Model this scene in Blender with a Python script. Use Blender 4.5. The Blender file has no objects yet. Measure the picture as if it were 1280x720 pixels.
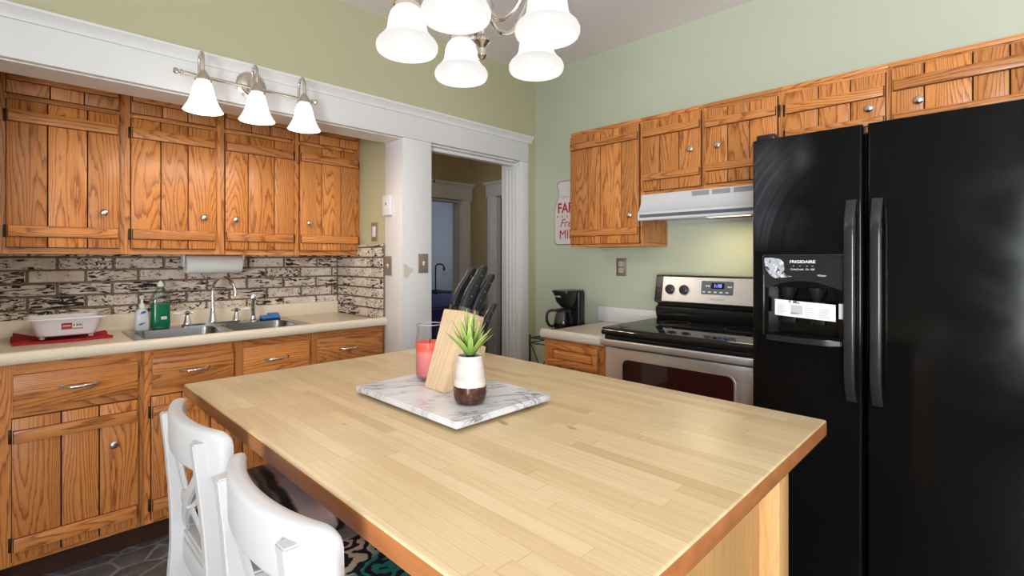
import bpy, bmesh, math, random
from mathutils import Vector, Matrix
random.seed(7)
sc = bpy.context.scene
C = sc.collection
PI = math.pi

# ------------------------------------------------------------------ camera, world, lights, exposure
cam_d = bpy.data.cameras.new('camera'); cam = bpy.data.objects.new('camera', cam_d); C.objects.link(cam)
cam.location = (0, 0, 1.26); cam.rotation_euler = (PI/2, 0, math.radians(44.72 - 90))
cam_d.sensor_width = 36; cam_d.lens = 36*620/1280; cam_d.shift_y = -37/1280; cam_d.clip_start = 0.02
sc.camera = cam
sc.view_settings.view_transform = 'Standard'; sc.view_settings.look = 'None'
sc.view_settings.gamma = 1; sc.view_settings.use_curve_mapping = False
sc.view_settings.exposure = -0.26
w = bpy.data.worlds.new('sky'); sc.world = w; w.use_nodes = True
w.node_tree.nodes['Background'].inputs[0].default_value = (0.75, 0.87, 1.0, 1)
w.node_tree.nodes['Background'].inputs[1].default_value = 1.0

def area(name, loc, rot, sx, sy, power, col):
    d = bpy.data.lights.new(name, 'AREA'); d.shape = 'RECTANGLE'; d.size = sx; d.size_y = sy
    d.energy = power; d.color = col
    o = bpy.data.objects.new(name, d); C.objects.link(o); o.location = loc; o.rotation_euler = rot
    return o
def point(name, loc, power, col, r=0.03):
    d = bpy.data.lights.new(name, 'POINT'); d.energy = power; d.color = col; d.shadow_soft_size = r
    o = bpy.data.objects.new(name, d); C.objects.link(o); o.location = loc
    return o
WARM = (1.0, 0.87, 0.70); COOL = (0.91, 0.955, 1.0)
# daylight through the rear and bedroom windows; the south lamp is added fill
area('daylight_fill_west', (-1.82, -0.95, 1.20), (0, -PI/2 - .46, 0), 1.3, 1.35, 238, COOL)  # tilted upward to add bounce fill on the ceiling
area('added_fill_south', (0.75, -2.24, 1.10), (PI/2 + .85, 0, 0), 2.3, 1.3, 22, (0.94, 0.97, 1.0))  # added fill for the left cabinets and ceiling, unseen behind the camera
area('daylight_bedroom', (7.04, 6.6, 1.6), (0, PI/2, 0), 1.4, 1.5, 18, (0.90, 0.94, 1.0))
point('hall_light', (2.5, 3.45, 2.3), 5, (1.0, .86, .66), .08)

# ------------------------------------------------------------------ mesh helpers
AX = {'x': 0, 'y': 1, 'z': 2}
def new():
    bm = bmesh.new(); bm.loops.layers.uv.new('UVMap'); return bm
def uvmap(bm, faces, g, off=None):
    """plank coordinates in metres: u along the grain, v across it"""
    L = bm.loops.layers.uv.verify(); gi = AX[g]
    if off is None: off = (random.random()*40, random.random()*40)
    for f in faces:
        n = f.normal; k = max(range(3), key=lambda i: abs(n[i]))
        for lp in f.loops:
            c = lp.vert.co
            if k == gi:
                a, b = [i for i in range(3) if i != gi]
                uv = (c[a]*0.3, c[b])
            else:
                b = [i for i in range(3) if i not in (gi, k)][0]
                uv = (c[gi], c[b] + c[k]*0.5)
            lp[L].uv = (uv[0] + off[0], uv[1] + off[1])
def merge(bm, t):
    me = bpy.data.meshes.new('t'); t.to_mesh(me); t.free(); bm.from_mesh(me); bpy.data.meshes.remove(me)
def box(bm, x0, x1, y0, y1, z0, z1, g='z', bev=0.0, seg=2):
    t = new()
    bmesh.ops.create_cube(t, size=1)
    for v in t.verts:
        v.co = Vector(((x0+x1)/2 + v.co.x*(x1-x0), (y0+y1)/2 + v.co.y*(y1-y0), (z0+z1)/2 + v.co.z*(z1-z0)))
    if bev: bmesh.ops.bevel(t, geom=t.edges[:], offset=bev, segments=seg, affect='EDGES', profile=0.5, clamp_overlap=True)
    t.normal_update(); uvmap(t, t.faces, g); merge(bm, t)
    return bm
def loft(bm, secs, cap=True, close=False):
    """sections: lists of the same number of points"""
    n = len(secs[0]); rings = [[bm.verts.new(p) for p in s] for s in secs]
    m = len(rings)
    for i in range(m if close else m-1):
        a, b = rings[i], rings[(i+1) % m]
        for j in range(n):
            bm.faces.new((a[j], a[(j+1) % n], b[(j+1) % n], b[j]))
    if cap and not close:
        bm.faces.new(rings[0][::-1]); bm.faces.new(rings[-1])
    return bm
def fix(bm):
    bmesh.ops.recalc_face_normals(bm, faces=bm.faces[:]); bm.normal_update(); return bm
def axes(d):
    d = Vector(d).normalized(); a = Vector((0, 0, 1)) if abs(d.z) < 0.9 else Vector((1, 0, 0))
    u = d.cross(a).normalized(); return u, d.cross(u).normalized()
def lathe(bm, prof, o=(0, 0, 0), d=(0, 0, 1), n=24, cap=True):
    """profile of (radius, distance along d)"""
    t = new(); o = Vector(o); d = Vector(d).normalized(); u, v = axes(d)
    secs = [[o + d*h + (u*math.cos(2*PI*k/n) + v*math.sin(2*PI*k/n))*max(r, 1e-5) for k in range(n)] for r, h in prof]
    loft(t, secs, cap); fix(t); merge(bm, t); return bm
def tube(bm, pts, r, n=10, close=False, cap=True):
    pts = [Vector(p) for p in pts]; t = new(); secs = []; m = len(pts)
    rr = r if isinstance(r, (list, tuple)) else [r]*m
    u = None
    for i, p in enumerate(pts):
        d = (pts[(i+1) % m] - pts[i-1]) if close else (pts[min(i+1, m-1)] - pts[max(i-1, 0)])
        d.normalize()
        if u is None: u, v = axes(d)
        else:
            u = (u - d*u.dot(d)).normalized(); v = d.cross(u)
        secs.append([p + (u*math.cos(2*PI*k/n) + v*math.sin(2*PI*k/n))*rr[i] for k in range(n)])
    loft(t, secs, cap, close); fix(t); merge(bm, t); return bm
def curve(P, n=24):
    """Catmull-Rom through the points"""
    P = [Vector(p) for p in P]; out = []
    Q = [P[0]*2 - P[1]] + P + [P[-1]*2 - P[-2]]
    segs = len(P)-1
    for i in range(segs):
        for k in range(max(2, n//segs)):
            t = k/max(2, n//segs); a, b, c, d = Q[i:i+4]
            out.append(0.5*((2*b) + (c-a)*t + (2*a-5*b+4*c-d)*t*t + (3*b-a-3*c+d)*t**3))
    out.append(P[-1]); return out
def prism(bm, poly, ax, a0, a1, g=None, bev=0.0):
    """polygon in the other two axes (order x,y,z without ax) extruded along ax"""
    t = new(); i = AX[ax]; o = [k for k in range(3) if k != i]
    def P(p, a):
        c = [0, 0, 0]; c[i] = a; c[o[0]] = p[0]; c[o[1]] = p[1]; return c
    loft(t, [[P(p, a0) for p in poly], [P(p, a1) for p in poly]]); fix(t)
    if bev: bmesh.ops.bevel(t, geom=[e for e in t.edges if e.calc_face_angle(0) > 0.6], offset=bev, segments=2, affect='EDGES', clamp_overlap=True)
    t.normal_update(); uvmap(t, t.faces, g or ax); merge(bm, t); return bm
def rrect(a0, a1, b0, b1, r, n=6):
    P = []
    for ca, cb, s in ((a1-r, b1-r, 0), (a0+r, b1-r, 1), (a0+r, b0+r, 2), (a1-r, b0+r, 3)):
        for k in range(n+1):
            t = PI/2*(s + k/n); P.append((ca + r*math.cos(t), cb + r*math.sin(t)))
    return P
def cut(bm, *cutters):
    """boolean difference"""
    def tmp(b):
        me = bpy.data.meshes.new('t'); fix(b); b.to_mesh(me); b.free()
        o = bpy.data.objects.new('t', me); C.objects.link(o); return o
    o = tmp(bm); cs = [tmp(c) for c in cutters]
    for c in cs:
        m = o.modifiers.new('b', 'BOOLEAN'); m.operation = 'DIFFERENCE'; m.object = c; m.solver = 'EXACT'
    dg = bpy.context.evaluated_depsgraph_get(); me = bpy.data.meshes.new_from_object(o.evaluated_get(dg))
    r = bmesh.new(); r.from_mesh(me); r.loops.layers.uv.verify()
    for q in [o]+cs:
        md = q.data; bpy.data.objects.remove(q); bpy.data.meshes.remove(md)
    bpy.data.meshes.remove(me); return r

# ------------------------------------------------------------------ object helpers
def wloc(o):
    v = Vector((0, 0, 0))
    while o: v += o.location; o = o.parent
    return v
def tag(o, label=None, cat=None, group=None, kind=None):
    for k, v in (('label', label), ('category', cat), ('group', group), ('kind', kind)):
        if v: o[k] = v
    return o
def obj(name, bm, mat, parent=None, loc=(0, 0, 0), label=None, ang=38, sub=0):
    """links the mesh (built in world coordinates) as one object whose origin is loc or the parent's origin"""
    L = wloc(parent) if parent else Vector(loc)
    bmesh.ops.translate(bm, verts=bm.verts[:], vec=-L)
    me = bpy.data.meshes.new(name); bm.to_mesh(me); bm.free()
    for m in (mat if isinstance(mat, (list, tuple)) else [mat]): me.materials.append(m)
    me.polygons.foreach_set('use_smooth', [True]*len(me.polygons))
    me.set_sharp_from_angle(angle=math.radians(ang))
    o = bpy.data.objects.new(name, me); C.objects.link(o)
    if parent: o.parent = parent
    else: o.location = L
    if label: o['label'] = label
    if sub:
        s = o.modifiers.new('s', 'SUBSURF'); s.levels = s.render_levels = sub
    return o
def thing(name, label, cat, loc=(0, 0, 0), group=None):
    o = bpy.data.objects.new(name, None); C.objects.link(o); o.location = loc; o.empty_display_size = 0.05
    return tag(o, label, cat, group)
def struct(name, bm, mat, label, cat, parent=None):
    return tag(obj(name, bm, mat), label, cat, kind='structure')
def dup(root, loc, label=None):
    r = root.copy(); C.objects.link(r); r.location = loc
    if label: r['label'] = label
    for ch in list(root.children):
        c = ch.copy(); C.objects.link(c); c.parent = r
        for g in list(ch.children):
            d = g.copy(); C.objects.link(d); d.parent = c
    return r
def text(name, body, size, o, X, Y, mat, parent, ext=0.0006, align='CENTER', shear=0.0, bold=0.0, sx=1.0):
    """lettering as a mesh: text runs along X, its up is Y"""
    cu = bpy.data.curves.new('t', 'FONT'); cu.body = body; cu.size = size; cu.align_x = align; cu.align_y = 'CENTER'
    cu.extrude = ext; cu.shear = shear; cu.offset = bold; cu.resolution_u = 3
    t = bpy.data.objects.new('t', cu); C.objects.link(t)
    me = bpy.data.meshes.new_from_object(t.evaluated_get(bpy.context.evaluated_depsgraph_get()))
    bpy.data.objects.remove(t); bpy.data.curves.remove(cu)
    X = Vector(X).normalized(); Y = Vector(Y).normalized(); Z = X.cross(Y)
    M = Matrix(((X.x*sx, Y.x, Z.x, o[0]), (X.y*sx, Y.y, Z.y, o[1]), (X.z*sx, Y.z, Z.z, o[2]), (0, 0, 0, 1)))
    bm = bmesh.new(); bm.from_mesh(me); bpy.data.meshes.remove(me); bm.transform(M)
    return obj(name, bm, mat, parent)
# faces of the cabinet runs: a runs along the wall, d comes out of it
def FL(y0): return lambda bm, a0, a1, d0, d1, z0, z1, g='z', bev=0.0: box(bm, a0, a1, y0-d1, y0-d0, z0, z1, {'a': 'x', 'z': 'z'}[g], bev)
def FR(x0): return lambda bm, a0, a1, d0, d1, z0, z1, g='z', bev=0.0: box(bm, x0-d1, x0-d0, a0, a1, z0, z1, {'a': 'y', 'z': 'z'}[g], bev)

# ------------------------------------------------------------------ materials
def mat(name, col, rough=0.5, metal=0.0, spec=0.5, trans=0.0, ior=1.45, emit=None, es=0.0, coat=0.0, sss=0.0):
    m = bpy.data.materials.new(name); m.use_nodes = True; p = m.node_tree.nodes['Principled BSDF']
    p.inputs['Base Color'].default_value = (*col, 1); p.inputs['Roughness'].default_value = rough
    p.inputs['Metallic'].default_value = metal; p.inputs['Specular IOR Level'].default_value = spec
    p.inputs['Transmission Weight'].default_value = trans; p.inputs['IOR'].default_value = ior
    p.inputs['Coat Weight'].default_value = coat
    if emit: p.inputs['Emission Color'].default_value = (*emit, 1); p.inputs['Emission Strength'].default_value = es
    return m
class N:
    """small node-graph writer on top of a principled material"""
    def __init__(s, m): s.m = m; s.t = m.node_tree; s.p = s.t.nodes['Principled BSDF']
    def n(s, kind, **k):
        x = s.t.nodes.new(kind)
        for a, b in k.items(): setattr(x, a, b)
        return x
    def put(s, sock, v):
        if hasattr(v, 'links') or isinstance(v, bpy.types.NodeSocket): s.t.links.new(v, sock)
        else: sock.default_value = v
    def math(s, op, a, b=0.0, c=0.0):
        x = s.n('ShaderNodeMath', operation=op); s.put(x.inputs[0], a); s.put(x.inputs[1], b); s.put(x.inputs[2], c); return x.outputs[0]
    def uv(s): return s.n('ShaderNodeUVMap').outputs[0]
    def co(s, k='Object'): return s.n('ShaderNodeTexCoord').outputs[k]
    def sep(s, v): x = s.n('ShaderNodeSeparateXYZ'); s.put(x.inputs[0], v); return x.outputs
    def com(s, a, b, c=0.0):
        x = s.n('ShaderNodeCombineXYZ'); s.put(x.inputs[0], a); s.put(x.inputs[1], b); s.put(x.inputs[2], c); return x.outputs[0]
    def scale(s, v, k, l=(0, 0, 0), r=(0, 0, 0)):
        x = s.n('ShaderNodeMapping'); s.put(x.inputs[0], v); x.inputs['Scale'].default_value = k; x.inputs['Location'].default_value = l; x.inputs['Rotation'].default_value = r; return x.outputs[0]
    def noise(s, v, sc=1.0, det=2.0, rough=0.5, dist=0.0, col=False):
        x = s.n('ShaderNodeTexNoise'); s.put(x.inputs['Vector'], v); x.inputs['Scale'].default_value = sc
        x.inputs['Detail'].default_value = det; x.inputs['Roughness'].default_value = rough; x.inputs['Distortion'].default_value = dist
        return x.outputs['Color' if col else 'Fac']
    def white(s, v): x = s.n('ShaderNodeTexWhiteNoise'); s.put(x.inputs['Vector'], v); return x.outputs['Value']
    def vor(s, v, sc, feat='F1'):
        x = s.n('ShaderNodeTexVoronoi', feature=feat); s.put(x.inputs['Vector'], v); x.inputs['Scale'].default_value = sc; return x.outputs['Distance']
    def ramp(s, f, stops, interp='LINEAR'):
        x = s.n('ShaderNodeValToRGB'); s.put(x.inputs[0], f); e = x.color_ramp.elements; x.color_ramp.interpolation = interp
        while len(e) < len(stops): e.new(0.5)
        for q, (pos, c) in zip(e, stops):
            q.position = pos; q.color = (*c, 1) if isinstance(c, tuple) else (c, c, c, 1)
        return x.outputs[0]
    def mix(s, f, a, b, mode='MIX'):
        x = s.n('ShaderNodeMix', data_type='RGBA', blend_type=mode); s.put(x.inputs[0], f)
        for k, v in ((6, a), (7, b)): s.put(x.inputs[k], (*v, 1) if isinstance(v, tuple) and len(v) == 3 else v)
        return x.outputs[2]
    def col(s, v): s.put(s.p.inputs['Base Color'], v); return s
    def rough(s, v): s.put(s.p.inputs['Roughness'], v); return s
    def bump(s, h, st=0.3, dist=0.002):
        x = s.n('ShaderNodeBump'); x.inputs['Strength'].default_value = st; x.inputs['Distance'].default_value = dist
        s.put(x.inputs['Height'], h); s.t.links.new(x.outputs[0], s.p.inputs['Normal']); return s

def paint(name, col, rough=0.6, amt=0.05, spec=0.35):
    m = mat(name, col, rough, spec=spec); k = N(m)
    n = k.noise(k.co('Object'), 2.5, 3)
    k.col(k.mix(k.math('MULTIPLY', n, amt*2), col, tuple(c*0.8 for c in col)))
    k.bump(k.noise(k.co('Object'), 140, 2), 0.06, 0.001); return m

def oak(name, light, mid, dark, freq=9.0, rough=0.36):
    m = mat(name, mid, rough, spec=0.45, coat=0.12); m.node_tree.nodes['Principled BSDF'].inputs['Coat Roughness'].default_value = 0.25
    k = N(m); u, v, _ = k.sep(k.uv())
    h = k.noise(k.com(k.math('MULTIPLY', u, 1.0), k.math('MULTIPLY', v, 8.0)), 1.0, 1.2, 0.4)
    wob = k.noise(k.com(k.math('MULTIPLY', u, 9.0), k.math('MULTIPLY', v, 110.0)), 1.0, 2.0)
    t = k.math('ADD', k.math('MULTIPLY', h, freq*3.6), k.math('MULTIPLY', v, 42.0))
    t = k.math('ADD', t, k.math('MULTIPLY', wob, 0.8))
    f = k.math('FRACT', t)
    ring = k.ramp(f, [(0.0, dark), (0.06, dark), (0.20, mid), (0.48, light), (0.90, light), (1.0, mid)])
    soft = k.noise(k.com(k.math('MULTIPLY', u, 3.0), k.math('MULTIPLY', v, 90.0)), 1.0, 3.0)
    plain = k.ramp(soft, [(0.3, mid), (0.7, light)])
    body = k.mix(0.62, plain, ring)
    pores = k.noise(k.com(k.math('MULTIPLY', u, 22.0), k.math('MULTIPLY', v, 520.0)), 1.0, 2.0)
    pf = k.ramp(pores, [(0.33, 0.55), (0.47, 1.0)])
    body = k.mix(0.55, body, k.mix(1.0, body, pf, 'MULTIPLY'))
    tone = k.noise(k.com(k.math('MULTIPLY', u, 0.21), k.math('MULTIPLY', v, 0.33)), 1.0, 0.0)
    body = k.mix(1.0, body, k.ramp(tone, [(0.3, 0.78), (0.7, 1.12)]), 'MULTIPLY')
    k.col(body); k.bump(pores, 0.12, 0.0006); return m

def srgb(r, g, b):
    return tuple((c/255/12.92 if c/255 <= 0.04045 else ((c/255+0.055)/1.055)**2.4) for c in (r, g, b))

OAK = oak('honey_oak', srgb(218, 145, 79), srgb(190, 112, 54), srgb(100, 48, 20), 6.0)
OAKD = mat('oak_dark_and_shadow_stain', srgb(60, 30, 14), 0.7)
WALL = paint('sage_wall', srgb(193, 199, 177))
WALLY = paint('sage_wall_warm_light', srgb(194, 190, 156))  # same sage paint, warm lamplight tinted into the colour
WHITE = paint('white_trim', srgb(232, 230, 230), 0.4, 0.02, 0.5)
CEIL = paint('ceiling_paint', srgb(244, 236, 236), 0.8)
HALLW = paint('hall_wall', srgb(186, 168, 132))
BEDW = paint('bedroom_wall', srgb(172, 178, 186))
REARW = paint('rear_wall', srgb(200, 200, 184))
CHROME = mat('chrome', (0.82, 0.82, 0.83), 0.08, 1.0)
NICKEL = mat('brushed_nickel', srgb(216, 208, 198), 0.22, 1.0)
STEEL = mat('stainless', srgb(222, 222, 226), 0.33, 0.9)
DSTEEL = mat('dark_metal', srgb(70, 66, 62), 0.4, 0.9)
BRONZE = mat('hinge_bronze', srgb(62, 46, 34), 0.4, 0.8)
PLATE = mat('metal_switch_plate', srgb(176, 164, 150), 0.4, 0.7)
BLACKP = mat('black_plastic', (0.012, 0.012, 0.013), 0.3)
BLACKG = mat('black_gloss', (0.006, 0.006, 0.007), 0.09, spec=0.5)
DARK = mat('dark_void', (0.004, 0.004, 0.004), 0.6)
PLASTIC = mat('white_plastic', srgb(228, 228, 232), 0.35)
PAPER = mat('paper', srgb(238, 238, 238), 0.8)
INK = mat('black_ink', (0.02, 0.02, 0.022), 0.6)
GREYINK = mat('grey_ink', (0.30, 0.30, 0.31), 0.6)
REDINK = mat('red_ink', srgb(176, 40, 52), 0.6)
BLUEINK = mat('blue_ink', srgb(52, 72, 168), 0.5)
LETTER = mat('pale_lettering', srgb(225, 225, 228), 0.4)
FRIDGE = mat('black_fridge', (0.0035, 0.0035, 0.0035), 0.12, spec=0.24)
k = N(FRIDGE)
FRZ = FRIDGE.copy(); FRZ.name = 'dusty_black_freezer'
q = k.noise(k.scale(k.co('Object'), (1, 1, 1)), 3.0, 4, 0.6, 1.2)
k.rough(k.ramp(q, [(0.35, 0.09), (0.7, 0.20)]))

k = N(FRZ); ob = k.co('Object'); x_, y_, z_ = k.sep(ob)      # wiped dust: arcs on the upper freezer door
dy = k.math('SUBTRACT', y_, .02); dz = k.math('SUBTRACT', z_, 1.28)
rad = k.math('SQRT', k.math('ADD', k.math('MULTIPLY', dy, dy), k.math('MULTIPLY', dz, dz)))
arc = k.noise(k.com(k.math('MULTIPLY', rad, 60.0), k.noise(ob, 3.0, 1), 0.0), 1.0, 3, .6)
zone = k.math('MULTIPLY', k.ramp(k.noise(ob, 3.4, 3), [(.30, 0.0), (.56, 1.0)]), k.math('MULTIPLY', k.ramp(k.math('SUBTRACT', z_, 1.28), [(0.0, 0.0), (.10, 1.0), (.30, 1.0), (.42, .2)]), k.ramp(k.math('ADD', y_, 0.0), [(.22, 0.0), (.40, 1.0)])))
dust = k.math('MULTIPLY', zone, k.ramp(arc, [(.36, .40), (.64, 1.0)]))
k.col(k.mix(dust, (.0035, .0035, .0035), (.050, .048, .058))); k.rough(k.mix(dust, (.12, .12, .12), (.34, .34, .34)))

def shade_mat(name, lo, hi):
    m = mat(name, (0.08, 0.08, 0.08), 0.35); k = N(m)
    z = k.sep(k.co('Generated'))[2]
    s = k.ramp(z, [(0.0, lo*1.08), (0.10, lo), (0.26, lo*.92), (0.36, hi), (0.7, hi*0.95), (1.0, lo*.92)])
    s = k.math('MULTIPLY', s, 1.0)
    k.p.inputs['Emission Color'].default_value = (1.0, 0.97, 0.92, 1); k.put(k.p.inputs['Emission Strength'], s)
    return m
SHADE = shade_mat('frosted_glass_shade', 0.98, 1.5)
SHADE2 = mat('opal_glass_shade', (0.9, 0.9, 0.88), 0.3, emit=(1, 0.97, 0.93), es=1.55)

def butcher():
    m = mat('butcher_block_maple', srgb(216, 180, 122), 0.33, spec=0.45); k = N(m)
    x, y, z = k.sep(k.co('Object'))
    row = k.math('FLOOR', k.math('DIVIDE', x, 0.029))
    ro = k.white(k.com(row, 3.0))
    ln = k.math('ADD', k.math('DIVIDE', y, 0.42), k.math('MULTIPLY', ro, 7.3))
    cell = k.math('FLOOR', ln)
    tone = k.white(k.com(row, cell, 1.0))
    base = k.ramp(tone, [(0.0, srgb(198, 166, 122)), (0.08, srgb(212, 183, 140)), (0.5, srgb(219, 193, 150)), (1.0, srgb(226, 202, 162))])
    gr = k.noise(k.com(k.math('ADD', k.math('MULTIPLY', x, 130.0), k.math('MULTIPLY', tone, 50.0)), k.math('MULTIPLY', y, 5.0)), 1.0, 3, 0.6)
    c = k.mix(0.5, base, k.mix(1.0, base, k.ramp(gr, [(0.3, 0.82), (0.6, 1.03)]), 'MULTIPLY'))
    fx = k.math('FRACT', k.math('DIVIDE', x, 0.029)); fy = k.math('FRACT', ln)
    sx = k.math('LESS_THAN', fx, 0.028); sy = k.math('LESS_THAN', fy, 0.003)
    seam = k.math('MULTIPLY', k.math('MAXIMUM', sx, sy), k.math('ADD', 0.12, k.math('MULTIPLY', k.noise(k.co('Object'), 9, 2), 0.5)))
    c = k.mix(seam, c, srgb(140, 98, 52))
    st = k.noise(k.co('Object'), 4.0, 3)
    c = k.mix(k.ramp(st, [(0.52, 0.0), (0.75, 0.22)]), c, srgb(200, 160, 110))
    kn = k.noise(k.scale(k.co('Object'), (26, 9, 1)), 1.0, 1)
    c = k.mix(k.ramp(kn, [(0.745, 0.0), (0.80, 0.6)]), c, srgb(120, 80, 44))
    k.col(c); k.rough(k.ramp(st, [(0.3, 0.28), (0.7, 0.42)])); return m
BUTCH = butcher()
EDGE = mat('butcher_block_edge', srgb(190, 118, 62), 0.4)
k = N(EDGE); k.col(k.mix(k.noise(k.scale(k.co('Object'), (30, 6, 60)), 1, 3), srgb(190, 122, 70), srgb(132, 72, 36)))
PINE = oak('pale_maple', srgb(214, 164, 106), srgb(210, 159, 100), srgb(204, 151, 92), 1.2, 0.42)
BLOCKW = oak('bamboo_block', srgb(210, 182, 148), srgb(203, 174, 139), srgb(190, 158, 122), 1.2, 0.45)
LAMIN = mat('cream_laminate', srgb(226, 214, 190), 0.32); k = N(LAMIN)
k.col(k.mix(k.noise(k.co('Object'), 160, 3), srgb(238, 226, 206), srgb(222, 207, 182)))
LAMIN2 = mat('grey_cream_laminate', srgb(216, 208, 196), 0.35); k = N(LAMIN2)
k.col(k.mix(k.noise(k.co('Object'), 160, 3), srgb(222, 214, 204), srgb(204, 192, 176)))
def floor_m():
    m = mat('dark_slate_vinyl', srgb(80, 76, 76), 0.42, spec=0.4); k = N(m)
    c = k.co('Object'); wv = k.noise(c, 6.0, 2, col=True)
    vv = k.n('ShaderNodeVectorMath', operation='ADD'); k.put(vv.inputs[0], k.scale(c, (1.0, 1.55, 1), r=(0, 0, 0.6)))
    sv = k.n('ShaderNodeVectorMath', operation='SCALE'); k.put(sv.inputs[0], wv); sv.inputs[3].default_value = 0.10
    k.put(vv.inputs[1], sv.outputs[0])
    e = k.vor(vv.outputs[0], 5.2, 'DISTANCE_TO_EDGE')
    n = k.noise(c, 18, 5, 0.65)
    base = k.ramp(n, [(0.25, srgb(66, 62, 64)), (0.55, srgb(98, 93, 95)), (0.8, srgb(130, 124, 126))])
    k.col(k.mix(k.ramp(e, [(0.0, 0.75), (0.05, 0.0)]), base, srgb(158, 152, 154)))
    k.bump(k.math('ADD', k.ramp(e, [(0.0, 0.0), (0.08, 1.0)]), n), 0.35, 0.004); return m
FLOORM = floor_m()
def brick_m():
    m = mat('whitewashed_brick', srgb(206, 190, 172), 0.8, spec=0.2); k = N(m)
    u, v, _ = k.sep(k.uv())
    big = k.noise(k.com(k.math('MULTIPLY', u, 3.0), k.math('MULTIPLY', v, 3.0)), 1.0, 1.0)
    cell = k.noise(k.com(k.math('MULTIPLY', u, 0.22), k.math('MULTIPLY', v, 0.31)), 1.0, 0.0)
    sp = k.noise(k.com(k.math('MULTIPLY', u, 48.0), k.math('MULTIPLY', v, 62.0)), 1.0, 4.0, 0.6, 1.2)
    st = k.noise(k.com(k.math('MULTIPLY', u, 16.0), k.math('MULTIPLY', v, 80.0)), 1.0, 4.0, 0.6, 0.8)
    mx = k.mix(k.ramp(cell, [(0.42, 0.0), (0.58, 1.0)]), sp, st)
    amt = k.math('ADD', k.math('MULTIPLY', big, 0.26), k.math('MULTIPLY', cell, 0.26))
    mask = k.math('SUBTRACT', k.math('ADD', mx, amt), 0.785)
    mask = k.ramp(k.math('MULTIPLY', mask, 9.0), [(0.0, 0.0), (0.45, 1.0)])
    pale = k.ramp(k.noise(k.uv(), 14, 4), [(0.3, srgb(232, 222, 212)), (0.7, srgb(204, 186, 168))])
    k.col(k.mix(mask, pale, srgb(52, 40, 38))); k.bump(mx, 0.5, 0.003); return m
BRICK = brick_m()
MORTAR = mat('mortar', srgb(142, 118, 98), 0.9, spec=0.1); k = N(MORTAR)
k.col(k.mix(k.noise(k.co('Object'), 60, 4), srgb(156, 132, 112), srgb(112, 90, 74)))
def marble_m():
    m = mat('white_marble', srgb(232, 231, 232), 0.22); k = N(m); c = k.scale(k.co('Object'), (1, 1, 1), r=(0, 0, 0.5))
    d = k.noise(c, 7, 5, 0.6, col=True)
    vv = k.n('ShaderNodeVectorMath', operation='ADD'); k.put(vv.inputs[0], k.scale(c, (7, 26, 5))); k.put(vv.inputs[1], d)
    n = k.noise(vv.outputs[0], 1.0, 3, 0.5, 1.2)
    ve = k.ramp(k.math('ABSOLUTE', k.math('SUBTRACT', n, 0.5)), [(0.0, 0.85), (0.03, 0.35), (0.09, 0.0)])
    gate = k.ramp(k.noise(c, 9, 2), [(0.36, 0.0), (0.6, 1.0)])
    cl = k.ramp(k.noise(c, 5, 3), [(0.3, srgb(234, 233, 234)), (0.75, srgb(208, 208, 212))])
    k.col(k.mix(k.math('MULTIPLY', ve, gate), cl, srgb(92, 92, 100))); return m
MARBLE = marble_m()
CHAIRW = paint('chair_white', srgb(204, 201, 202), 0.38, 0.03, 0.5)
k = N(CHAIRW)
GLASS = mat('clear_glass', (1, 1, 1), 0.0, trans=1.0, ior=1.45)
def thin_glass(name, tint, gloss=0.12):
    m = bpy.data.materials.new(name); m.use_nodes = True; t = m.node_tree; t.nodes.clear()
    o = t.nodes.new('ShaderNodeOutputMaterial'); a = t.nodes.new('ShaderNodeBsdfTransparent'); g = t.nodes.new('ShaderNodeBsdfGlossy')
    a.inputs[0].default_value = (*tint, 1); g.inputs['Roughness'].default_value = 0.03
    f = t.nodes.new('ShaderNodeLayerWeight'); f.inputs[0].default_value = gloss; g.inputs[0].default_value = (.9, .9, .9, 1)
    x = t.nodes.new('ShaderNodeMixShader'); h = t.nodes.new('ShaderNodeMath'); h.operation = 'MULTIPLY'; h.inputs[1].default_value = 0.4; t.links.new(f.outputs['Fresnel'], h.inputs[0]); t.links.new(h.outputs[0], x.inputs[0]); t.links.new(a.outputs[0], x.inputs[1]); t.links.new(g.outputs[0], x.inputs[2])
    t.links.new(x.outputs[0], o.inputs[0]); return m
PANE = thin_glass('window_pane', (0.97, 0.98, 0.98))
TGLASS = thin_glass('thin_clear_glass', (0.95, 0.955, 0.955), 0.16)
CARAFE = thin_glass('carafe_glass', (0.55, 0.55, 0.56), 0.45)

# ------------------------------------------------------------------ room shell
WA, WB, ZC = 2.467, 2.736, 2.612          # left wall plane y, right wall plane x, ceiling height
XB, YB = -1.6, -2.0                        # the walls behind the camera
b = new(); box(b, XB-.2, 7.2, YB-.2, 8.4, -0.1, 0); struct('floor', b, FLOORM, 'dark slate grey embossed vinyl floor', 'floor')
b = new(); box(b, XB-.2, 7.2, YB-.2, 8.4, ZC, ZC+.1); struct('ceiling', b, CEIL, 'plain off-white ceiling above the kitchen', 'ceiling')
b = new()
box(b, XB-.15, 3.90, WA, 2.63, 1.955, ZC); box(b, XB-.15, -0.12, WA, 2.63, 0, 1.955)
box(b, 1.584, 1.777, WA, 2.63, 0, 1.955); box(b, 2.555, 3.90, WA, 2.63, 0, 1.955)
struct('wall_left', b, WALLY, 'sage wall tinted for warm light, over the white header and doorway', 'wall')
b = new(); box(b, WB, WB+.12, YB-.15, WA, 0, ZC); struct('wall_right', b, WALL, 'pale sage wall behind the stove and refrigerator', 'wall')
b = new()    # two walls behind the camera with window openings, the near opening added
wy0, wy1, wz0, wz1 = -1.65, -.30, 0.75, 2.15
box(b, XB-.12, XB, YB-.15, wy0, 0, ZC); box(b, XB-.12, XB, wy1, WA, 0, ZC); box(b, XB-.12, XB, wy0, wy1, 0, wz0); box(b, XB-.12, XB, wy0, wy1, wz1, ZC)
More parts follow.
